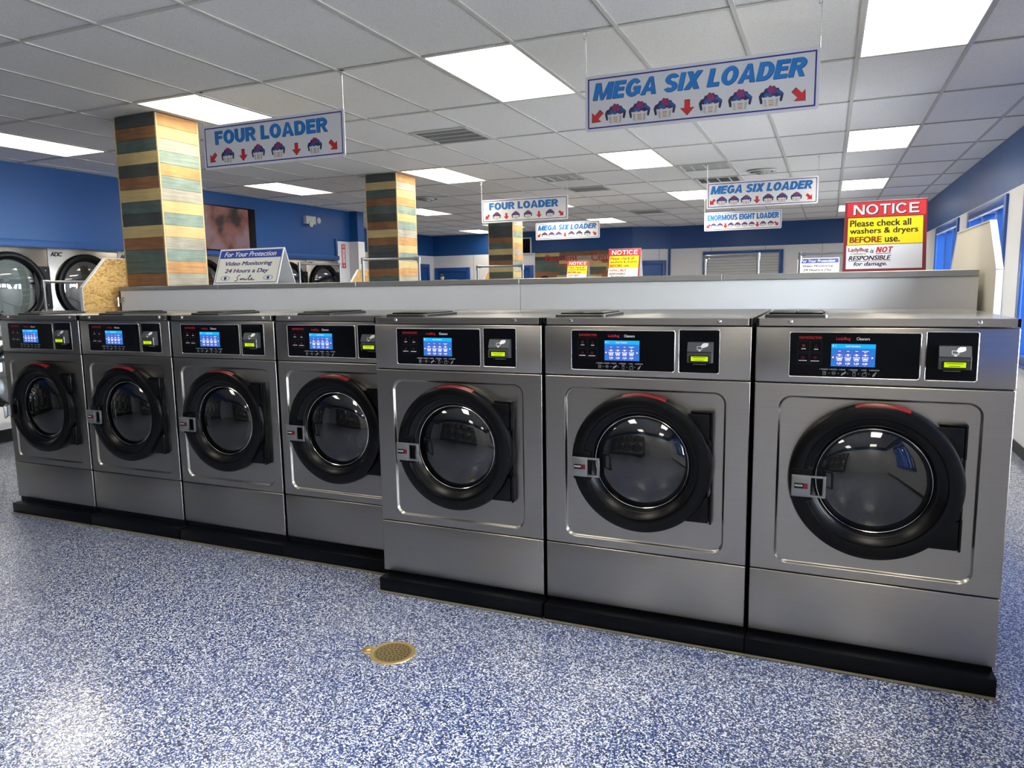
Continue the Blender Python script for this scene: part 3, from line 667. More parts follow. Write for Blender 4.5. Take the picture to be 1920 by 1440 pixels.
        tz0, tz1 = SV(.755), SV(.575); tw, tb = .074 * SW, .048 * SW; x_ = SU(c); th_ = .0018
        b.poly([(x_ - tw, -0.0028, tz1), (x_ - tb, -0.0028, tz0), (x_ - tb + th_, -0.0028, tz0), (x_ - tw + th_, -0.0028, tz1)]); b.poly([(x_ + tw, -0.0028, tz1), (x_ + tb, -0.0028, tz0), (x_ + tb - th_, -0.0028, tz0), (x_ + tw - th_, -0.0028, tz1)])
        b.rect(x_ - tb, x_ + tb, tz0, tz0 + th_, -0.0028); b.rect(x_ - tw, x_ + tw, tz1 - th_ * .8, tz1, -0.0028); b.rect(x_ - tb * .8, x_ + tb * .8, SV(.70), SV(.63), -0.0028)
        b.text(('5.00', '5.00', '5.50', '6.00')[k], SU(c - .055), SU(c + .055), SV(.905), SV(.825), -0.0028, 'screen_white', 0.03)
        b.m('screen_white'); b.poly([(SU(c - .012), -.0028, SV(.945)), (SU(c), -.0028, SV(.97)), (SU(c + .012), -.0028, SV(.945))])
    b.text('1', SU(.035), SU(.05), SV(.13), SV(.05), -0.0028, 'screen_white', 0.03); b.m('screen_white').rect(SU(.1), SU(.104), SV(.14), SV(.03), -0.0028)
    b.text('SELECT PROGRAM', SU(.33), SU(.65), SV(.13), SV(.075), -0.0028, 'screen_white', 0.0)
    for sgn, u in ((-1, .04), (1, .94)):
        b.m('screen_tile'); b.poly([(SU(u - sgn * .045), -.0026, SV(.5)), (SU(u + sgn * .035), -.0026, SV(.45)), (SU(u + sgn * .035), -.0026, SV(.78)), (SU(u - sgn * .045), -.0026, SV(.72))][::-sgn]) 
        b.m('screen_white'); b.poly([(SU(u - sgn * .02), -.0028, SV(.55)), (SU(u + sgn * .025), -.0028, SV(.60)), (SU(u - sgn * .02), -.0028, SV(.65))])
    b.build('screen', cp, sharp=0)
    # card reader
    rx = cx0 + 0.4695
    b = MB().m('panel_black'); b.loops([[(p[0], y, p[1]) for p in rr(rx + k, rx + 0.1625 - k, 1.1705 + k, 1.3478 - k, 0.006)] for k, y in ((0, 0.0), (0.001, -0.0015))], cap1=True); cr = fixn(b.build('card_reader', root))
    b = rim_tube(MB(), rx - 0.001, rx + 0.1635, 1.1695, 1.3488, 0.007, -0.0005, 0.0024); b.build('bezel', cr)
    b = MB().m('reader_grey'); dx0, dx1 = rx + 0.039, rx + 0.140
    b.prism([(0.0, 1.300), (-0.020, 1.298), (-0.036, 1.262), (-0.030, 1.258), (-0.030, 1.250), (-0.036, 1.246), (-0.034, 1.216), (0.0, 1.214)], 'x', dx0, dx1)
    b.m('rim'); b.box(dx1 - 0.002, dx1, -0.0375, -0.034, 1.216, 1.262); fixn(b.build('reader_body', cr))
    b = MB().m('gloss_black'); b.box(dx0 + 0.009, dx1 - 0.013, -0.0365, -0.03, 1.219, 1.2455); b.m('lcd').rect(rx + 0.055, rx + 0.1235, 1.2235, 1.2420, -0.037)
    b.m('lcd_text').rect(rx + 0.062, rx + 0.114, 1.2362, 1.2390, -0.0372).rect(rx + 0.070, rx + 0.106, 1.2265, 1.2292, -0.0372)
    b.build('reader_display', cr, sharp=0)
    b = MB()
    b.m('white_print')
    yq = lambda z: -0.020 - (1.298 - z) * 0.016 / 0.036 - 0.0012
    def fl(pts): b.poly([(rx + x, yq(z), z) for x, z in pts])
    fl([(0.092, 1.2820), (0.098, 1.2920), (0.104, 1.2965), (0.122, 1.2965), (0.122, 1.2850), (0.113, 1.2800), (0.105, 1.2780)])
    fl([(0.092, 1.2820), (0.105, 1.2780), (0.098, 1.2765)])
    for q in ((0.078, 0.0795, 1.272, 1.283), (0.0985, 0.100, 1.272, 1.277), (0.078, 0.100, 1.2705, 1.272), (0.078, 0.093, 1.282, 1.2835)): fl([(q[0], q[2]), (q[1], q[2]), (q[1], q[3]), (q[0], q[3])])
    fl([(0.082, 1.2665), (0.0895, 1.2635), (0.097, 1.2665), (0.0895, 1.2690)])
    b.m('grey_print').rect(rx + 0.058, rx + 0.112, 1.2055, 1.2078, -0.0025); b.build('hand_symbol', cr, sharp=0)
    # drum
    b = MB().m('rubber'); b.lathe_y([(0.236, 0.045), (0.225, 0.060), (0.232, 0.085), (0.246, 0.09)], cx, cz, 48)
    b.m('drum'); b.lathe_y([(0.246, 0.09), (0.29, 0.10), (0.295, 0.50), (0.28, 0.52), (0.14, 0.50), (0.06, 0.485), (0.001, 0.48)], cx, cz, 64); b.build('drum', root)
    # door
    d = 0.012
    b = MB().m('black')
    b.lathe_y([(0.250, d), (0.302, d), (0.305, d - 0.012), (0.305, -0.030), (0.300, -0.046), (0.290, -0.052), (0.256, -0.055), (0.250, -0.0535), (0.246, -0.044), (0.240, -0.042), (0.214, -0.020), (0.207, -0.012), (0.207, 0.005), (0.236, 0.045)], cx, cz, 96)
    door = fixn(b.build('door', root, sharp=28))
    b = MB().m('door_glass')
    b.lathe_y([(0.205, 0.0), (0.19, -0.012), (0.165, -0.023), (0.13, -0.033), (0.09, -0.0395), (0.045, -0.0435), (0.001, -0.0445)], cx, cz, 64); b.build('door_glass', door)
    b = MB().m('chrome'); b.tube([(cx + 0.203 * math.cos(math.tau * k / 64), -0.008, cz + 0.203 * math.sin(math.tau * k / 64)) for k in range(64)], 0.0022, 6, closed=True)
    b.m('dark_steel'); b.tube([(cx + 0.219 * math.cos(math.tau * k / 64), -0.024, cz + 0.219 * math.sin(math.tau * k / 64)) for k in range(64)], 0.0012, 6, closed=True); b.build('glass_rim', door)
    b = MB().m('red_trim'); b.lathe_y([(0.3058, -0.024), (0.3058, -0.031), (0.3010, -0.0468), (0.2962, -0.0500)], cx, cz, 24, math.radians(68), math.radians(104)); b.build('red_accent', door)
    for za, zc in ((0.890, 1.004), (0.540, 0.652)):
        b = MB().m('black'); xr = cx + 0.302
        xin = cx + 0.19
        b.box(xin, xr - 0.012, -0.030, d, za, zc, 0.004, 2); b.m('black'); b.box(xr - 0.010, xr, -0.026, d, za - 0.006, zc + 0.008, 0.004, 2); 
        if zc > 0.9: b.box(xin + 0.02, xr, -0.022, d, zc + 0.001, zc + 0.010, 0.003, 2)
        b.build('hinge', door)
    b = MB().m('black'); b.box(cx + 0.294, cx + 0.302, -0.012, d, 0.652, 0.89, 0.002, 1); b.build('hinge_rail', door)
    # handle, pivoting on its left edge
    hx = cx - 0.283 if w > 0.8 else cx - 0.262
    hx = cx - 0.288
    b = MB().m('handle'); yh = -0.078
    hw_, h0, h1 = 0.124, -0.043, 0.043
    b.box(0, 0.070, -0.008, 0.004, h0, h1, 0.003, 2); b.box(0.112, hw_, -0.008, 0.004, h0, h1, 0.003, 2)
    b.box(0.066, 0.116, -0.008, 0.004, h1 - 0.009, h1, 0.003, 2); b.box(0.066, 0.116, -0.008, 0.004, h0, h0 + 0.009, 0.003, 2)
    b.box(0.002, 0.05, 0.004, 0.024, h0 + 0.006, h1 - 0.006, 0.003, 1)
    hd = b.build('door_handle', root, (hx, yh, 0.752))
    b = MB().m('gloss_black'); b.loops([[(p[0], y, p[1]) for p in rr(0.010, 0.060, -0.0095, 0.0115, 0.002, 3)] for y in (-0.008, -0.0092)], cap1=True)
    b.text('FAGOR', 0.0125, 0.041, -0.002, 0.006, -0.0096, 'white_print', 0.02)
    b.m('red_trim'); b.rect(0.043, 0.059, -0.0085, 0.0105, -0.0095); b.m('gloss_black'); b.rect(0.0465, 0.0535, 0.0045, 0.006, -0.0098).rect(0.0465, 0.052, -0.0005, 0.001, -0.0098)
    fixn(b.build('badge', hd, sharp=0))
    b = MB().m('black'); b.box(hx - 0.004, hx + 0.075, -0.056, -0.03, 0.690, 0.815, 0.004, 2); b.build('latch_block', root)
    return root

def trim_base(o, w, left, right):
    for ch in o.children:
        if ch.name.split('.')[0] == 'base' and (left or right):
            full = w + 0.0158; sc_ = (full - 0.0079) / full; ch.scale.x = sc_; ch.location.x = 0.0 if right else 0.0079 * sc_
            if right: ch.location.x = -0.0079 + 0.0079 * sc_
BIGX = [-1.8100, -0.9101, -0.0102]; SMALLX = [-5.0120 + k * 0.8041 for k in range(4)]
big = make_washer(0.884, 1.090, 0.0964, 0.127, 0.092, 0.8999)
small = make_washer(0.788, 0.900, 0.112, 0.0820, 0.052, 0.8041)
BL = ['large grey steel washer standing forward, the first right of the four narrower ones', 'middle of the three large grey steel washers on the forward black base', 'grey steel washer at the right end of the row, nearest the windowed right wall']
SL = ['grey steel washer at the left end of the row, its silver door latch swung open', 'second grey steel washer from the left end of the row', 'third grey steel washer from the left end, below the Video Monitoring tent sign', 'fourth grey steel washer from the left, partly hidden by the forward large washer']
for k, x in enumerate(BIGX):
    o = big if k == 0 else copy_tree(big); o.location = (x, 0, 0); trim_base(o, 0.884, k == 0, k == 2); tag(o, BL[k], 'washing machine', 'large washers on the forward base')
for k, x in enumerate(SMALLX):
    o = copy_tree(small) if k else small; o.location = (x, 0.1937, 0); trim_base(o, 0.788, k == 0, k == 3); tag(o, SL[k], 'washing machine', 'narrower washers at the left')
for ch in small.children:
    if ch.name.split('.')[0] == 'door_handle': ch.rotation_euler = (0, 0, math.radians(-38))

# ------------------------------------------------------------------ bulkheads
def bulkhead(x0, x1, y0_, y1_, ztop, seams, label, detail=True, name='bulkhead'):
    r = empty(name, ((x0 + x1) / 2, y0_, 0)); tag(r, label, 'bulkhead', 'bulkheads behind the washer rows', 'thing'); ox = -(x0 + x1) / 2; dy = y1_ - y0_
    cuts = [x0] + seams + [x1]
    for i, (a, c) in enumerate(zip(cuts, cuts[1:])):
        f = MB().m('alu'); aa = a
        if detail and i == 0:
            aa = -4.57; f.box(a + ox + 0.002, aa + ox, -0.012, 0.135, ztop - 0.032, ztop, 0.002, 1); f.box(a + ox + 0.002, aa + ox, 0.575, dy + 0.012, ztop - 0.032, ztop, 0.002, 1)
        f.box(aa + ox + 0.002, c + ox - 0.002, -0.012, dy + 0.012, ztop - 0.032, ztop, 0.002, 1); f.build('cap_rail', r)
    ps = [x0] + [s for s in seams if abs(s + 1.487) < 0.05] + [x1]
    for a, c in zip(ps, ps[1:]):
        f = MB().m('laminate'); f.box(a + ox + 0.0015, c + ox - 0.0015, 0, 0.02, 0.1, ztop - 0.032); f.build('front_panel', r)
    f = MB().m('laminate'); f.box(x0 + ox + 0.008, x1 + ox - 0.008, dy - 0.02, dy, 0.1, ztop - 0.032); f.build('back_panel', r)
    f = MB().m('rubber'); f.box((-4.5 if detail else x0 + 0.03) + ox, x1 + ox - 0.03, 0.02, dy - 0.02, 0.0, 0.1); f.build('footing', r)
    prof = [(-0.25, 0.0), (-0.25, ztop - 0.007), (-0.03, 1.808), (dy + 0.03, 1.808), (dy + 0.21, ztop - 0.0), (dy + 0.21, 0.0)]
    for sx, xx, key in ((-1, x0 - 0.116, 'osb'), (1, x1 + 0.024, 'end_cream')):
        prof = [(-0.25, 0.0), (-0.25, ztop - 0.007), (-0.03, 1.808), ((0.70 if detail and sx < 0 else dy + 0.03), 1.808), ((0.86 if detail and sx < 0 else dy + 0.21), ztop), ((0.86 if detail and sx < 0 else dy + 0.21), 0.0)]
        f = MB().m(key); f.prism([(p[0], p[1]) for p in prof], 'x', xx + ox, xx + ox + 0.024); e = fixn(f.build('end_panel', r))
        f = MB().m('edge_white')
        for p, q in zip(prof[:-1], prof[1:]):
            dv = Vector((0, q[0] - p[0], q[1] - p[1])).normalized(); nv = Vector((0, -dv.z, dv.y)) * 0.007
            pts = [Vector((0, *p)), Vector((0, *q)), Vector((0, *q)) + nv, Vector((0, *p)) + nv]
            f.loops([[(xx + ox - 0.0025, v.y, v.z) for v in pts], [(xx + ox + 0.0265, v.y, v.z) for v in pts]], cap0=True, cap1=True, smooth=False)
        fixn(f.build('edge_trim', e))
    if detail:
        f = MB().m('chrome')
        f.m('rubber').box(x0 + ox - 0.004, x0 + ox + 0.007, -0.004, 0.012, 1.38, ztop - 0.035)
        f.m('chrome')
        for z in (1.475, 1.455):
            f.tube([(x0 + ox - 0.045, -0.012, z + 0.03), (x0 + ox - 0.02, -0.02, z), (x0 + ox + 0.01, -0.02, z), (x0 + ox + 0.055, -0.012, z + 0.025)], 0.0055, 8)
        f.tube([(x0 + ox + 0.0, -0.022, 1.43), (x0 + ox + 0.0, -0.022, 1.50)], 0.006, 8); f.build('hinge', r)
    return r
bulkhead(-4.955, 0.915, 1.106, 1.995, 1.585, [-3.908, -2.684, -1.487, -0.286], 'white bulkhead with metal cap directly behind the seven washers')
bulkhead(-5.735, 0.90, 5.66, 6.55, 1.60, [-3.3, -1.9], 'second bulkhead back, only its board end panel showing left of the middle column', False)
bulkhead(-5.49, 0.90, 9.39, 10.28, 1.61, [-3.3, -1.9], 'third bulkhead back, its board end panel showing left of the farthest column', False)

# ------------------------------------------------------------------ hanging loader signs
def art_basket(b, cx, cz, s, y):
    def P(key, pts, k):
        b.m(key); b.poly([(cx + px * s, y - k * 0.0003, cz + pz * s) for px, pz in pts])
    P('cloth_dark', [(-.50, .02), (-.44, -.26), (-.36, -.28), (-.33, .06), (-.40, .14)], 1)
    P('cloth_dark', [(.50, .02), (.44, -.24), (.36, -.24), (.33, .06), (.40, .14)], 1)
    P('cloth_navy', [(-.50, .04), (-.44, -.02), (.42, -.04), (.52, .06), (.44, .16), (.36, .20), (.30, .32), (.20, .33), (.13, .43), (.02, .40), (-.06, .46), (-.14, .35), (-.24, .34), (-.30, .22), (-.42, .18)], 2)
    P('cloth_blue', [(.22, .30), (.36, .22), (.50, .08), (.44, .02), (.30, .10), (.16, .20)], 3)
    P('cloth_plum', [(-.18, .26), (-.10, .36), (-.05, .46), (.04, .41), (.12, .43), (.16, .34), (.26, .27), (.18, .20), (.20, .10), (.08, .13), (-.02, .06), (-.10, .16)], 3)
    P('cloth_blue', [(-.30, .08), (-.18, .18), (.02, .08), (.10, .02), (-.26, -.02)], 4)
    P('cloth_dark', [(-.44, .10), (-.30, .20), (-.26, .10), (-.38, .02)], 4)
    P('basket_light', [(-.38, .0), (-.30, -.44), (.30, -.46), (.38, -.0), (.20, -.05), (.12, .02), (-.04, -.05), (-.14, .01), (-.24, -.06)], 5)
    P('basket_shade', [(-.30, -.10), (-.25, -.40), (-.18, -.42), (-.20, -.12)], 6); P('basket_shade', [(.30, -.10), (.25, -.40), (.18, -.42), (.20, -.12)], 6)
    P('basket_tan', [(-.10, -.14), (-.08, -.38), (.10, -.38), (.12, -.14)], 6)
    for z in (-.20, -.28): P('basket_light', [(-.12, z), (-.12, z - .03), (.13, z - .03), (.13, z)], 7)
def art_arrow(b, cx, cz, s, ang, y):
    pts = [(-.18, .5), (.18, .5), (.18, .0), (.46, .0), (0, -.5), (-.46, .0), (-.18, .0)]; c, sn = math.cos(ang), math.sin(ang)
    for key, k, g in (('black_print', 1, 1.10), ('red_print', 2, 1.0)):
        b.m(key); b.poly([(cx + g * s * (px * c - pz * sn), y - k * 0.0003, cz + g * s * (px * sn + pz * c)) for px, pz in pts][::-1])
SW_, SH_ = 1.205, 0.298
def make_sign(title, shear, tu, baskets, arrows, bw, chain=0.235, tv=(.14, .44)):
    r = empty('hanging_sign'); g = MB().m('sign_white')
    g.loops([[(p[0], y, p[1]) for p in rr(-SW_ / 2, SW_ / 2, 0, SH_, 0.018)] for y in (0.003, -0.003)], cap0=True, cap1=True, smooth=False); bd = fixn(g.build('board', r))
    g = MB().m('sign_navy'); e = 0.016; t = 0.006
    g.strip(-SW_ / 2 + e, SW_ / 2 - e, e, SH_ - e, 0.0075, -0.0036); g.build('border', bd, sharp=0)
    XX = lambda u: -SW_ / 2 + u * SW_
    ZZ = lambda v: SH_ - v * SH_
    g = MB(); g.block(title, XX(tu[0]) + 0.003, XX(tu[1]) + 0.003, ZZ(tv[1]) - 0.003, ZZ(tv[0]) - 0.003, -0.0034, 'sign_shadow', .29, .225, shear)
    g.block(title, XX(tu[0]), XX(tu[1]), ZZ(tv[1]), ZZ(tv[0]), -0.0040, 'sign_blue', .29, .225, shear); g.build('lettering', bd, sharp=0)
    for u in baskets:
        g = MB(); art_basket(g, 0, 0, bw, -0.0034); g.build('basket_picture', bd, (XX(u), 0, ZZ(.715)), sharp=0)
    for n, (u, a) in enumerate(arrows):
        g = MB(); art_arrow(g, 0, 0, 0.074, math.radians(a), -0.0034); g.build('arrow', bd, (XX(u), 0, ZZ(.745)), sharp=0)
    for sx in (-1, 1):
        x = sx * (SW_ / 2 - 0.004); g = MB().m('chrome'); z = SH_ - 0.004
        while z < SH_ + chain - 0.03: g.ball((x, 0, z), 0.0034, 6, 4); z += 0.0075
        g.tube([(x, 0, SH_ - 0.004), (x, 0, SH_ + chain - 0.03)], 0.0012, 5); g.build('chain', r)
        g = MB().m('chrome'); z = SH_ + chain - 0.030
        g.tube([(x - 0.012, 0, z + 0.010), (x - 0.012, 0, z - 0.002), (x - 0.006, 0, z - 0.008), (x + 0.002, 0, z - 0.004), (x + 0.004, 0, z + 0.008), (x + 0.002, 0, z + 0.028)], 0.003, 8)
        g.box(x - 0.014, x + 0.016, -0.012, 0.012, z + 0.026, z + 0.0285); g.build('hook', r)
    return r
four = make_sign('FOUR LOADER', 0.0, (.09, .89), (.18, .405, .548, .80), ((.068, -45), (.295, 0), (.675, 0), (.925, 45)), 0.118)
mega = make_sign('MEGA SIX LOADER', 0.22, (.035, .955), (.143, .254, .367, .565, .688, .813), ((.055, -45), (.466, 0), (.925, 45)), 0.118)
eight = make_sign('ENORMOUS EIGHT LOADER', 0.0, (.04, .962), (.123, .21, .352, .44, .532, .623, .767, .864), ((.055, -45), (.281, 0), (.695, 0), (.937, 45)), 0.092)
def hang(o, x, y, zb, lab):
    o.location = (x, y, zb); tag(o, lab, 'hanging sign', 'loader signs hung from the ceiling')
hang(four, -3.255, Y0, 2.392, 'nearest hanging FOUR LOADER sign, beside the nearest wood-clad column')
hang(mega, -0.432, Y0, 2.384, 'largest, nearest hanging MEGA SIX LOADER sign over the right-hand washers')
hang(copy_tree(four), -3.41, gy(4), 2.376, 'farther hanging FOUR LOADER sign in front of the farthest column')
hang(copy_tree(mega), -0.495, gy(4), 2.400, 'middle-sized hanging MEGA SIX LOADER sign above the ENORMOUS EIGHT sign')
hang(copy_tree(mega), -4.075, gy(7), 2.370, 'smallest hanging MEGA SIX LOADER sign, above the Payment Center wall')
hang(eight, -1.075, gy(7), 2.397, 'hanging ENORMOUS EIGHT LOADER sign with eight basket pictures')

# ------------------------------------------------------------------ tent signs
def tent(wd, ht, half, printer):
    r = empty('tent_sign'); sl = math.hypot(ht, half); lean = math.atan2(half, ht)
    g = MB().m('sign_white'); g.box(-wd / 2, wd / 2, -0.002, 0.002, 0, sl); fp = g.build('front_panel', r, (0, -half, 0), (-lean, 0, 0))
    for nm, fn in printer(wd, sl):
        g = MB(); fn(g); g.build(nm, fp, sharp=0)
    g = MB().m('sign_white'); g.box(-wd / 2, wd / 2, -0.002, 0.002, 0, sl); g.build('back_panel', r, (0, half, 0), (lean, 0, 0))
    return r
def fyp_print(wd, sl):
    X = lambda u: (u - .5) * wd
    Z = lambda v: sl * (1 - v)
    y = -0.0026
    def ground(g):
        g.m('black_print').strip(X(.018), X(.982), Z(.96), Z(.045), 0.004, y); g.m('sign_cream').rect(X(.026), X(.974), Z(.943), Z(.28), y - .0002); g.m('fyp_blue').rect(X(.018), X(.982), Z(.265), Z(.045), y - .0004)
    def head(g): g.text('For Your Protection', X(.085), X(.90), Z(.225), Z(.085), y - .0008, 'white_print', 0.02, 0.25)
    def body(g):
        g.text('Video Monitoring', X(.13), X(.865), Z(.51), Z(.36), y - .0006, 'fyp_navy', 0.026, 0.22); g.text('24 Hours a Day', X(.145), X(.83), Z(.715), Z(.565), y - .0006, 'fyp_navy', 0.026, 0.22)
    def smile(g):
        g.m('black_print'); k = 0.0032
        def stroke(pts):
            P = [(X(u), Z(v)) for u, v in pts]
            for (a, c), (d, e) in zip(P, P[1:]):
                L = math.hypot(d - a, e - c) or 1; nx, nz = -(e - c) / L * k, (d - a) / L * k
                g.poly([(a - nx, y - .0006, c - nz), (d - nx, y - .0006, e - nz), (d + nx, y - .0006, e + nz), (a + nx, y - .0006, c + nz)])
        stroke([(.405, .74), (.375, .775), (.36, .82), (.375, .85), (.378, .88), (.36, .91), (.335, .915)])
        stroke([(.41, .885), (.425, .84), (.43, .885), (.445, .84), (.455, .85), (.452, .885), (.47, .84), (.482, .85), (.48, .89), (.50, .87)])
        stroke([(.512, .84), (.508, .885), (.525, .875)]); stroke([(.528, .80), (.533, .79)])
        stroke([(.53, .875), (.56, .80), (.575, .755), (.56, .76), (.55, .83), (.548, .885), (.565, .885), (.60, .85), (.605, .835), (.59, .835), (.583, .87), (.60, .89), (.64, .875)])
    def eye(c):
        def fn(g):
            def el(rx, rz, key, k, n=20, p=1.0): g.m(key); g.poly([(X(c) + rx * math.cos(-math.tau * i / n), y - k * .0002, Z(.83) + rz * math.copysign(abs(math.sin(-math.tau * i / n)) ** p, math.sin(-math.tau * i / n))) for i in range(n)])
            el(.046, .020, 'basket_shade', 3); el(.036, .014, 'white_print', 4); el(.013, .013, 'cloth_blue', 5); el(.005, .005, 'black_print', 6)
        return fn
    return [('printed_ground', ground), ('heading', head), ('lettering', body), ('script_word', smile), ('eye_picture', eye(.175)), ('eye_picture', eye(.845))]
def notice_print(wd, sl):
    X = lambda u: (u - .5) * wd
    Z = lambda v: sl * (1 - v)
    y = -0.0026
    def ground(g):
        g.m('notice_dark').rect(X(0), X(1), Z(1), Z(0.005), y); g.m('notice_red').rect(X(.03), X(.985), Z(.225), Z(.02), y - .0002)
        g.m('notice_yellow').rect(X(.045), X(.955), Z(.62), Z(.24), y - .0003); g.m('sign_white').rect(X(.035), X(.955), Z(.965), Z(.628), y - .0003)
    def head(g):
        g.block('NOTICE', X(.118), X(.915), Z(.203), Z(.062), y - .0005, 'black_print', .17, .15, gap=.12); g.block('NOTICE', X(.108), X(.905), Z(.193), Z(.052), y - .0008, 'white_print', .17, .15, gap=.12)
    def body(g):
        g.text('Please check all', X(.07), X(.815), Z(.365), Z(.270), y - .0006, 'black_print', 0.022); g.text('washers & dryers', X(.07), X(.90), Z(.49), Z(.385), y - .0006, 'black_print', 0.022)
        g.text('BEFORE', X(.07), X(.465), Z(.595), Z(.508), y - .0006, 'brown_print', 0.045); g.text('use.', X(.505), X(.685), Z(.595), Z(.528), y - .0006, 'black_print', 0.022)
        g.text('LadyBug', X(.06), X(.31), Z(.735), Z(.665), y - .0006, 'notice_dark', 0.03); g.text('Cleaners', X(.09), X(.275), Z(.765), Z(.73), y - .0007, 'gold_print', 0.02, 0.2)
        g.text('is', X(.33), X(.375), Z(.745), Z(.685), y - .0006, 'black_print', 0.015, 0.25); g.block('NOT', X(.40), X(.61), Z(.74), Z(.66), y - .0006, 'notice_red', .27, .21, 0.22)
        g.text('RESPONSIBLE', X(.065), X(.585), Z(.845), Z(.78), y - .0006, 'black_print', 0.03, 0.25); g.text('for damage.', X(.13), X(.54), Z(.94), Z(.865), y - .0006, 'black_print', 0.022, 0.25)
        g.m('black_print').rect(X(.40), X(.585), Z(.757), Z(.750), y - .0006); g.m('notice_red').rect(X(.065), X(.59), Z(.862), Z(.856), y - .0006)
    return [('printed_ground', ground), ('heading', head), ('lettering', body)]
fyp = tent(0.605, 0.262, 0.10, fyp_print); notice = tent(0.378, 0.362, 0.10, notice_print)
def place(o, x, y, z, lab, grp, s=1.0, sz=None):
    o.location = (x, y, z); o.scale = (s, s, sz or s); tag(o, lab, 'tent sign', grp)
place(fyp, -3.69, 1.235, 1.5855, 'near white tent sign reading Video Monitoring 24 Hours a Day, Smile, on the bulkhead', 'video monitoring tent signs')
place(copy_tree(fyp), 0.09, 9.55, 1.611, 'distant Video Monitoring tent sign half hidden beside the big NOTICE sign', 'video monitoring tent signs', 1.0, 1.14)
place(notice, 0.502, 1.245, 1.5855, 'big red and yellow NOTICE tent sign at the right end of the bulkhead', 'notice tent signs')
place(copy_tree(notice), -2.04, 5.76, 1.601, 'middle-distance NOTICE tent sign in front of the Payment Center wall', 'notice tent signs', 1.06, 1.03)
place(copy_tree(notice), -3.858, 9.49, 1.611, 'smallest, farthest NOTICE tent sign below the word Payment', 'notice tent signs', 1.06, 1.0)

# ------------------------------------------------------------------ stacked dryers
def make_dryer():
    r = empty('stacked_dryer'); W = 0.885          # built facing +x, width along y
    b = MB().m('dark_steel'); b.box(-0.95, -0.02, 0.004, W - 0.004, 0.15, 2.03); b.build('cabinet', r)
    b = MB().m('black'); b.box(-0.95, 0.10, 0.002, W - 0.002, 0, 0.15, 0.004, 1); b.build('base', r)
    for nm, z0_, z1_, cz in (('upper_front', 1.10, 2.04, 1.605), ('lower_front', 0.15, 1.06, 0.655)):
        b = MB().m('dryer_steel'); b.box(-0.02, 0.0, 0.003, W - 0.003, z0_, z1_, 0.003, 2); fr = b.build(nm, r)
        if cz > 1:
            b = MB(); b.text('ADC', 0.035, 0.175, 1.955, 2.005, 0.0, 'black_print', 0.05, 0.2); lg = b.build('emblem', fr, (0.002, 0, 0), (0, 0, math.radians(90)), sharp=0)
        cyy = W / 2
        b = MB().m('black'); prof = [(0.385, 0.0), (0.385, 0.035), (0.375, 0.05), (0.345, 0.055), (0.325, 0.05), (0.305, 0.035), (0.300, 0.012)]
        b.loops([[(x, cyy + q * math.cos(math.tau * k / 64), cz + q * math.sin(math.tau * k / 64)) for k in range(64)] for q, x in prof])
        b.box(0.0, 0.030, cyy + 0.25, W - 0.006, cz - 0.235, cz + 0.235, 0.004, 1)
        dr = fixn(b.build('dryer_door', r))
        b = MB().m('dryer_glass'); b.loops([[(x, cyy + q * math.cos(math.tau * k / 48), cz + q * math.sin(math.tau * k / 48)) for k in range(48)] for q, x in ((0.303, 0.016), (0.24, 0.03), (0.15, 0.04), (0.06, 0.045), (0.001, 0.046))]); b.build('door_glass', dr)
        b = MB().m('drum'); b.loops([[(x, cyy + q * math.cos(math.tau * k / 48), cz + q * math.sin(math.tau * k / 48)) for k in range(48)] for q, x in ((0.30, 0.006), (0.34, 0.004), (0.34, 0.002), (0.001, 0.001))]); b.build('drum', dr)
        b = MB().m('black'); 
        b = MB().m('rim')
        for zz in (-0.19, 0.0, 0.19): b.ball((0.031, W - 0.06, cz + zz), 0.007, 8, 6)
        b.build('bolt', dr)
    return r
dry = make_dryer()
DL = ['stacked steel dryer cut by the left edge of the photo', 'stacked steel dryer with the ADC emblem, left of the board end panel', 'stacked steel dryer mostly hidden behind the nearest wood-clad column', 'stacked steel dryer left of the Video Monitoring tent sign', 'stacked steel dryer directly behind the Video Monitoring tent sign', 'second-last stacked steel dryer, just right of the near Video Monitoring sign', 'last stacked steel dryer, next to the white wall with the extinguisher sign']
for k in range(7):
    o = dry if k == 0 else copy_tree(dry); o.location = (-7.76, 1.589 + k * 0.885, 0); tag(o, DL[k], 'dryer', 'stacked dryers along the blue left wall')
for k in range(-7, 0):  # unseen dryers added to darken what the left washers reflect
    o = copy_tree(dry); o.location = (-7.76, 1.589 + k * 0.885, 0); tag(o, 'unseen stacked steel dryer added along the left wall, outside the picture beyond its left edge', 'dryer', 'dryers beyond the left edge of the picture')
for k in range(5):
    o = copy_tree(dry); o.location = (-5.9 + k * 0.885 + 0.885, -5.53, 0); o.rotation_euler = (0, 0, math.radians(90)); tag(o, 'stacked steel dryer behind the viewer, seen only as a reflection in the washer doors', 'dryer', 'dryers reflected in the washer doors')

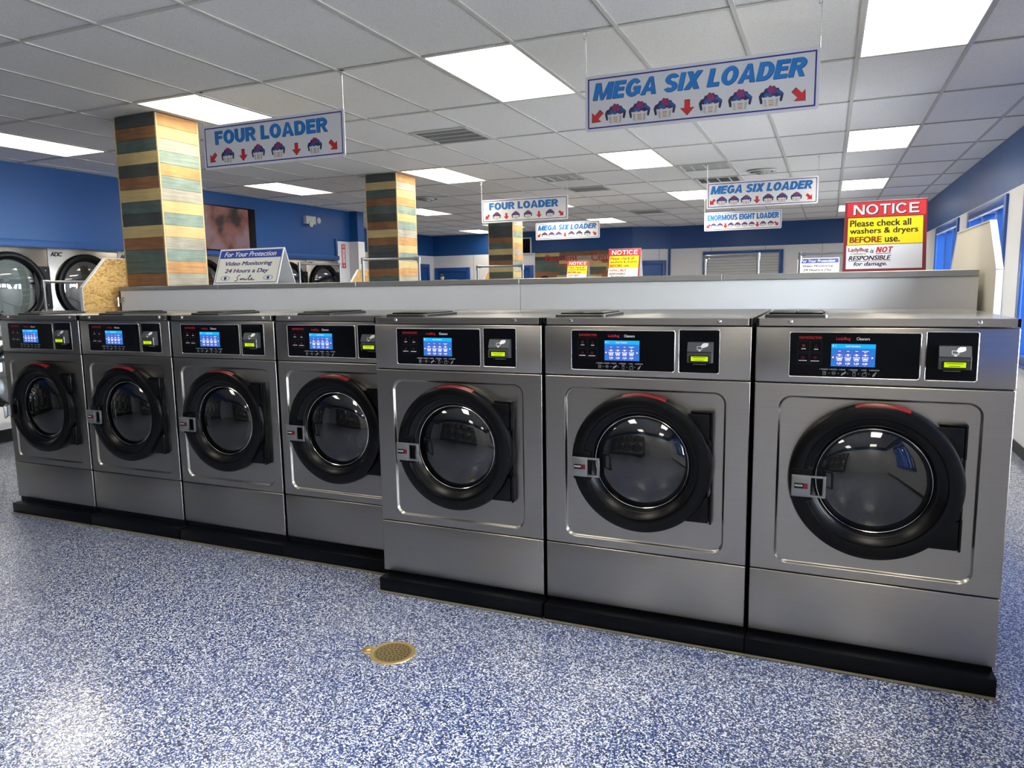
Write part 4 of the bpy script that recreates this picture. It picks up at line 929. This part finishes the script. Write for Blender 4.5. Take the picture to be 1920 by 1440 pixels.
# ------------------------------------------------------------------ wall things on the left
r = empty('wall_television', (-7.745, 5.13, 2.11)); tag(r, 'wall-mounted television showing a brownish picture, behind the nearest column', 'television')
b = MB().m('gloss_black'); b.box(0.0, 0.045, -0.60, 0.575, 0, 0.635, 0.004, 1); b.build('housing', r)
b = MB().m('tv'); b.poly([(0.0465, -0.585, 0.015), (0.0465, 0.425, 0.015), (0.0465, 0.425, 0.615), (0.0465, -0.585, 0.615)]); b.build('screen', r)
r = empty('emergency_light', (-7.75, 7.03, 2.60)); tag(r, 'small white twin-head emergency light on the blue wall', 'emergency light')
b = MB().m('white_plastic'); b.box(0.0, 0.07, -0.16, 0.09, 0.02, 0.15, 0.006, 2); hs = b.build('housing', r)
for y, z in ((-0.06, 0.02), (0.14, 0.09)):
    b = MB().m('lamp_lens'); b.loops([[(x, y + q * math.cos(math.tau * k / 20), z + q * math.sin(math.tau * k / 20)) for k in range(20)] for q, x in ((0.02, 0.03), (0.052, 0.08), (0.050, 0.088), (0.001, 0.092))]); b.build('lamp_head', r)
r = empty('fire_extinguisher_sign', (-7.778, 7.972, 1.915)); tag(r, 'narrow vertical red and white fire extinguisher sign on white wall', 'safety sign')
b = MB().m('red_print'); b.box(0.0, 0.003, -0.055, 0.055, 0, 0.425); b.m('white_plastic'); b.box(0.003, 0.0036, -0.036, 0.036, 0.09, 0.34); b.box(0.003, 0.0036, -0.036, 0.036, 0.365, 0.41); pb = b.build('board', r)
b = MB()
for k, chx in enumerate('EXTINGUISHER'): b.text(chx, -0.013, 0.013, 0.323 - k * 0.0203, 0.337 - k * 0.0203, 0, 'red_print', 0.01)
b.text('FIRE', -0.03, 0.03, 0.375, 0.40, 0, 'red_print', 0.02); b.m('white_plastic'); b.poly([(-0.03, 0, 0.06), (0, 0, 0.015), (0.03, 0, 0.06)]); b.build('lettering', pb, (0.0045, 0, 0), (0, 0, math.radians(90)), sharp=0)

b = MB().m('bag')
ls = []; random.seed(3)
for i in range(1, 9):
    t = i / 9; rad = 0.17 * math.sin(math.pi * min(1, 0.25 + t * 0.78)) ** 0.8
    ls.append([((rad + random.uniform(-.018, .018)) * math.cos(math.tau * k / 18) * .55, (rad + random.uniform(-.018, .018)) * math.sin(math.tau * k / 18), t * 0.25 + random.uniform(-.008, .008)) for k in range(18)])
ls = [[(p[0], p[1], 0.0) for p in ls[0]]] + ls
b.loops(ls, cap0=True, cap1=True); o = fixn(b.build('plastic_bag', loc=(-7.57, 1.70, 0.152))); tag(o, 'crumpled white plastic bag on the dark ledge of the lower dryer', 'bag')
o.location.x = -7.62

# ------------------------------------------------------------------ payment wall
r = empty('payment_wall_panel', (-5.32, 14.60, 0.0)); tag(r, 'wood-plank wall panel with red Payment Center lettering', 'wall panel')
random.seed(11); z = 0.95
keys = ['plank_brown', 'plank_charcoal', 'plank_tealdark', 'plank_cream', 'plank_brown', 'plank_tealdark', 'plank_grey']
b = MB()
while z < 2.385:
    x = -1.36
    while x < 1.36:
        l = min(random.uniform(0.5, 1.3), 1.36 - x); b.m(random.choice(keys)); b.box(x + 0.001, x + l - 0.001, -0.02, 0, z + 0.001, min(z + 0.094, 2.4) - 0.001); x += l
    z += 0.095
b.build('planks', r)
b = MB(); b.text('Payment', -1.07, -0.21, 2.10, 2.32, -0.022, 'red_print', 0.012); b.build('lettering', r, sharp=0)
b = MB(); b.text('Center', 0.14, 0.86, 2.14, 2.34, -0.022, 'red_print', 0.012); b.build('lettering', r, sharp=0)
r = empty('wall_monitor', (-7.13, 14.60, 2.36)); tag(r, 'dark wall monitor in a pale frame on the back wall, right of the farthest column', 'monitor')
b = MB().m('white_plastic'); b.box(-0.36, 0.36, -0.05, 0, 0, 0.42, 0.004, 1); b.build('frame', r); b = MB().m('gloss_black'); b.box(-0.33, 0.33, -0.053, -0.048, 0.03, 0.39); b.build('screen', r)
# counter with small plant in the far corner
r = empty('counter', (-8.92, 13.9, 0)); tag(r, 'grey counter top in front of the blue alcove at the far corner', 'counter')
b = MB().m('alu'); b.box(-0.26, 0.26, -0.2, 0.2, 1.69, 1.745, 0.004, 1); b.build('worktop', r); b = MB().m('laminate'); b.box(-0.24, 0.24, -0.17, 0.17, 0, 1.69); b.build('body', r)
r = empty('potted_plant', (-9.02, 13.9, 1.745)); tag(r, 'small dark potted plant on the far grey counter', 'plant')
b = MB().m('white_plastic'); b.loops([[(q * math.cos(math.tau * k / 14), q * math.sin(math.tau * k / 14), z) for k in range(14)] for q, z in ((0.04, 0), (0.055, 0.08), (0.05, 0.08), (0.048, 0.07))], cap0=True, cap1=True); b.build('pot', r)
b = MB().m('plank_tealdark'); random.seed(4)
for k in range(9):
    a = math.tau * k / 9; h = random.uniform(.05, .10); s_ = random.uniform(.06, .14); c, sn = math.cos(a), math.sin(a)
    b.poly([(0, 0, .07), (c * s_ * .6 - sn * .02, sn * s_ * .6 + c * .02, .07 + h * .7), (c * s_, sn * s_, .07 + h), (c * s_ * .6 + sn * .02, sn * s_ * .6 - c * .02, .07 + h * .7)])
b.build('foliage', r)

# ------------------------------------------------------------------ floor drain
r = empty('floor_drain', (-1.395, -0.578, 0.0)); tag(r, 'round brass floor drain with a small cleanout cap in the speckled floor', 'floor drain')
def zdisc(b, cx_, cy_, prof, n=40): b.loops([[(cx_ + q * math.cos(math.tau * k / n), cy_ + q * math.sin(math.tau * k / n), z) for k in range(n)] for q, z in prof]); return b
b = MB().m('brass'); zdisc(b, 0, 0, [(0.098, 0.0005), (0.096, 0.004), (0.086, 0.005), (0.080, 0.003)]); b.m('brass_dark'); zdisc(b, 0, 0, [(0.080, 0.003), (0.078, 0.0025), (0.001, 0.003)]); b.build('grate', r)
b = MB().m('hole')
for ri, n in ((0.0, 1), (0.018, 6), (0.036, 12), (0.052, 18), (0.068, 24)):
    for k in range(n):
        a = math.tau * k / n + ri * 9; b.poly([(ri * math.cos(a) + 0.0035 * math.cos(math.tau * i / 8), ri * math.sin(a) + 0.0035 * math.sin(math.tau * i / 8), 0.0034) for i in range(8)])
b.build('drain_hole', r)
b = MB().m('brass'); zdisc(b, -0.112, -0.018, [(0.030, 0.0005), (0.028, 0.004), (0.014, 0.0045), (0.010, 0.009), (0.001, 0.009)], 24); b.build('cleanout_cap', r)

# ------------------------------------------------------------------ laundry carts
def make_cart():
    r = empty('laundry_cart'); Wd, Dp = 0.60, 0.46
    b = MB().m('tube'); b.box(-Wd / 2, Wd / 2, -Dp / 2, Dp / 2, 0.13, 0.155, 0.006, 1); b.build('base_frame', r)
    b = MB().m('tube')
    for z in (0.30, 0.42, 0.54, 0.66):
        b.tube([(p[0], p[1], z) for p in rr(-Wd / 2, Wd / 2, -Dp / 2, Dp / 2, 0.05, 3)], 0.005, 6, closed=True)
    for p in rr(-Wd / 2, Wd / 2, -Dp / 2, Dp / 2, 0.05, 5): b.tube([(p[0] * .94, p[1] * .94, 0.24), (p[0], p[1], 0.66)], 0.0025, 5)
    b.build('wire_basket', r)
    for sx in (-1, 1):
        b = MB().m('tube'); b.tube([(sx * Wd / 2 * 0.97, 0, 0.14), (sx * Wd / 2 * 0.97, 0, 1.0)], 0.0125, 10, caps=True); b.build('pole', r)
        for sy in (-1, 1):
            b = MB().m('rubber'); b.tube([(sx * (Wd / 2 - .05) - 0.012, sy * (Dp / 2 - .05), 0.05), (sx * (Wd / 2 - .05) + 0.012, sy * (Dp / 2 - .05), 0.05)], 0.05, 16); b.m('tube'); b.box(sx * (Wd / 2 - .05) - 0.018, sx * (Wd / 2 - .05) + 0.018, sy * (Dp / 2 - .05) - .02, sy * (Dp / 2 - .05) + .02, 0.10, 0.131); b.build('caster', r)
    return r
cart0 = make_cart()
CARTS = [(-6.33, 1.75, 1.66, 1.38, 'laundry cart hanging rail in front of the ADC dryer', 0.62), (-5.32, 4.12, 1.85, 1.30, 'laundry cart hanging rail in front of the last stacked dryers', 0.50), (-3.86, 3.38, 1.85, 0.33, 'laundry cart hanging rail crossing the middle wood-clad column', 0.62),
         (-3.46, 5.20, 1.80, 0.1, 'laundry cart hanging rail in front of the farthest wood-clad column', 0.55), (-0.59, 4.02, 1.80, -0.52, 'laundry cart hanging rail in front of the roller shutter', 0.58), (0.29, 4.08, 1.80, -0.18, 'laundry cart hanging rail around the distant Video Monitoring sign', 0.62)]
carts = [cart0] + [copy_tree(cart0) for _ in CARTS[1:]]
for o, (x, y, zt, rz, lab, wd) in zip(carts, CARTS):
    o.location = (x, y, 0); o.rotation_euler = (0, 0, rz); tag(o, lab, 'laundry cart', 'laundry carts with hanging rails')
    Wd = 0.60 * 0.97 / 2; b = MB().m('tube')
    b.tube([(-Wd, 0, 1.0), (-Wd, 0, zt - 0.012), ], 0.0125, 10); b.tube([(Wd, 0, 1.0), (Wd, 0, zt - 0.012)], 0.0125, 10); b.tube([(-Wd, 0, zt - 0.0125), (Wd, 0, zt - 0.0125)], 0.0125, 10); b.build('hanging_rail', o)
    for sx in (-1, 1):
        b = MB().m('handle'); b.tube([(sx * Wd, 0, zt - 0.06), (sx * Wd, 0, zt + 0.003)], 0.018, 10); b.tube([(sx * (Wd + .004), 0, zt - 0.0125), (sx * (Wd - 0.05), 0, zt - 0.0125)], 0.018, 10); b.build('corner_connector', o)

# ------------------------------------------------------------------ person beyond the bulkheads
def person(x, y, top):
    s = top / 1.72
    pts = {'pel': (0, 0, .93, .135, .10), 'wst': (0, 0, 1.06, .12, .09), 'cst': (0, -.005, 1.26, .145, .10), 'shc': (0, 0, 1.40, .09, .07), 'nck': (0, .0, 1.47, .052, .052), 'hd0': (0, -.01, 1.54, .065, .075), 'hd1': (0, -.005, 1.60, .07, .085), 'hd2': (0, .0, 1.635, .035, .04)}
    for sd, q in (('L', -1), ('R', 1)):
        pts.update({'sh' + sd: (q * .16, 0, 1.38, .06, .06), 'el' + sd: (q * .21, .02, 1.10, .043, .043), 'wr' + sd: (q * .22, -.06, .88, .03, .028), 'ha' + sd: (q * .22, -.08, .80, .036, .018),
                    'hp' + sd: (q * .085, 0, .88, .088, .088), 'kn' + sd: (q * .10, -.01, .49, .06, .06), 'an' + sd: (q * .105, .02, .09, .042, .042), 'to' + sd: (q * .115, -.13, .04, .04, .03)})
    ed = [('pel', 'wst'), ('wst', 'cst'), ('cst', 'shc'), ('shc', 'nck'), ('nck', 'hd0'), ('hd0', 'hd1'), ('hd1', 'hd2')]
    for sd in 'LR': ed += [('shc', 'sh' + sd), ('sh' + sd, 'el' + sd), ('el' + sd, 'wr' + sd), ('wr' + sd, 'ha' + sd), ('pel', 'hp' + sd), ('hp' + sd, 'kn' + sd), ('kn' + sd, 'an' + sd), ('an' + sd, 'to' + sd)]
    for sd, q in (('L', -1), ('R', 1)):
        for k, (dx, dy, l) in enumerate(((-.024, -.018, .072), (-.008, -.022, .082), (.008, -.022, .078), (.022, -.016, .06))):
            pts['f%d%s' % (k, sd)] = (q * .22 + dx * .6, -.085 + dx * .9, .78, .010, .010); pts['g%d%s' % (k, sd)] = (q * .22 + dx, -.095 + dy + dx * .9, .78 - l, .008, .008)
            ed += [('ha' + sd, 'f%d%s' % (k, sd)), ('f%d%s' % (k, sd), 'g%d%s' % (k, sd))]
        pts['t' + sd] = (q * .185, -.115, .775, .010, .010); ed += [('ha' + sd, 't' + sd)]
    names = list(pts); me = D.meshes.new('person'); me.from_pydata([[c * s for c in pts[n][:3]] for n in names], [(names.index(a), names.index(c)) for a, c in ed], [])
    o = D.objects.new('person', me); COL.objects.link(o); o.location = (x, y, 0); o.rotation_euler = (0, 0, math.radians(150))
    sk = o.modifiers.new('skin', 'SKIN'); sk.use_smooth_shade = True
    for i, n in enumerate(names): me.skin_vertices[0].data[i].radius = (pts[n][3] * s, pts[n][4] * s)
    me.skin_vertices[0].data[0].use_root = True
    o.modifiers.new('sub', 'SUBSURF').levels = 2; o.modifiers['sub'].render_levels = 2
    for k in ('skin', 'shirt', 'trousers'): pass
    mm, t, bb = new_mat('person_clothes'); g = t.nodes.new('ShaderNodeNewGeometry'); sp = t.nodes.new('ShaderNodeSeparateXYZ'); rp = t.nodes.new('ShaderNodeValToRGB'); rp.color_ramp.interpolation = 'CONSTANT'
    tc = t.nodes.new('ShaderNodeTexCoord'); t.links.new(tc.outputs['Object'], sp.inputs[0]); dv = t.nodes.new('ShaderNodeMath'); dv.operation = 'DIVIDE'; dv.inputs[1].default_value = 2.0 * s; t.links.new(sp.outputs[2], dv.inputs[0]); t.links.new(dv.outputs[0], rp.inputs[0])
    el = rp.color_ramp.elements; el[0].position = 0; el[0].color = (*lin((30, 32, 38)), 1); el[1].position = 0.49; el[1].color = (*lin((44, 50, 66)), 1); e2 = el.new(0.715); e2.color = (*lin((150, 105, 82)), 1)
    t.links.new(rp.outputs[0], bb.inputs['Base Color']); bb.inputs['Roughness'].default_value = 0.7; me.materials.append(mm)
    b = MB().m('hair'); ls = []
    for i in range(1, 8):
        th = math.pi * 0.62 * i / 8
        ls.append([(0.098 * s * math.sin(th) * math.cos(math.tau * k / 20), (0.012 + 0.112 * math.sin(th) * math.sin(math.tau * k / 20)) * s, (1.635 + 0.105 * math.cos(th)) * s) for k in range(20)])
    b.loops(ls, cap0=True); fixn(b.build('hair', o))
    tag(o, 'person with dark hair standing far behind the bulkhead, only the hair showing', 'person'); return o
person(-3.92, 8.0, 1.682)
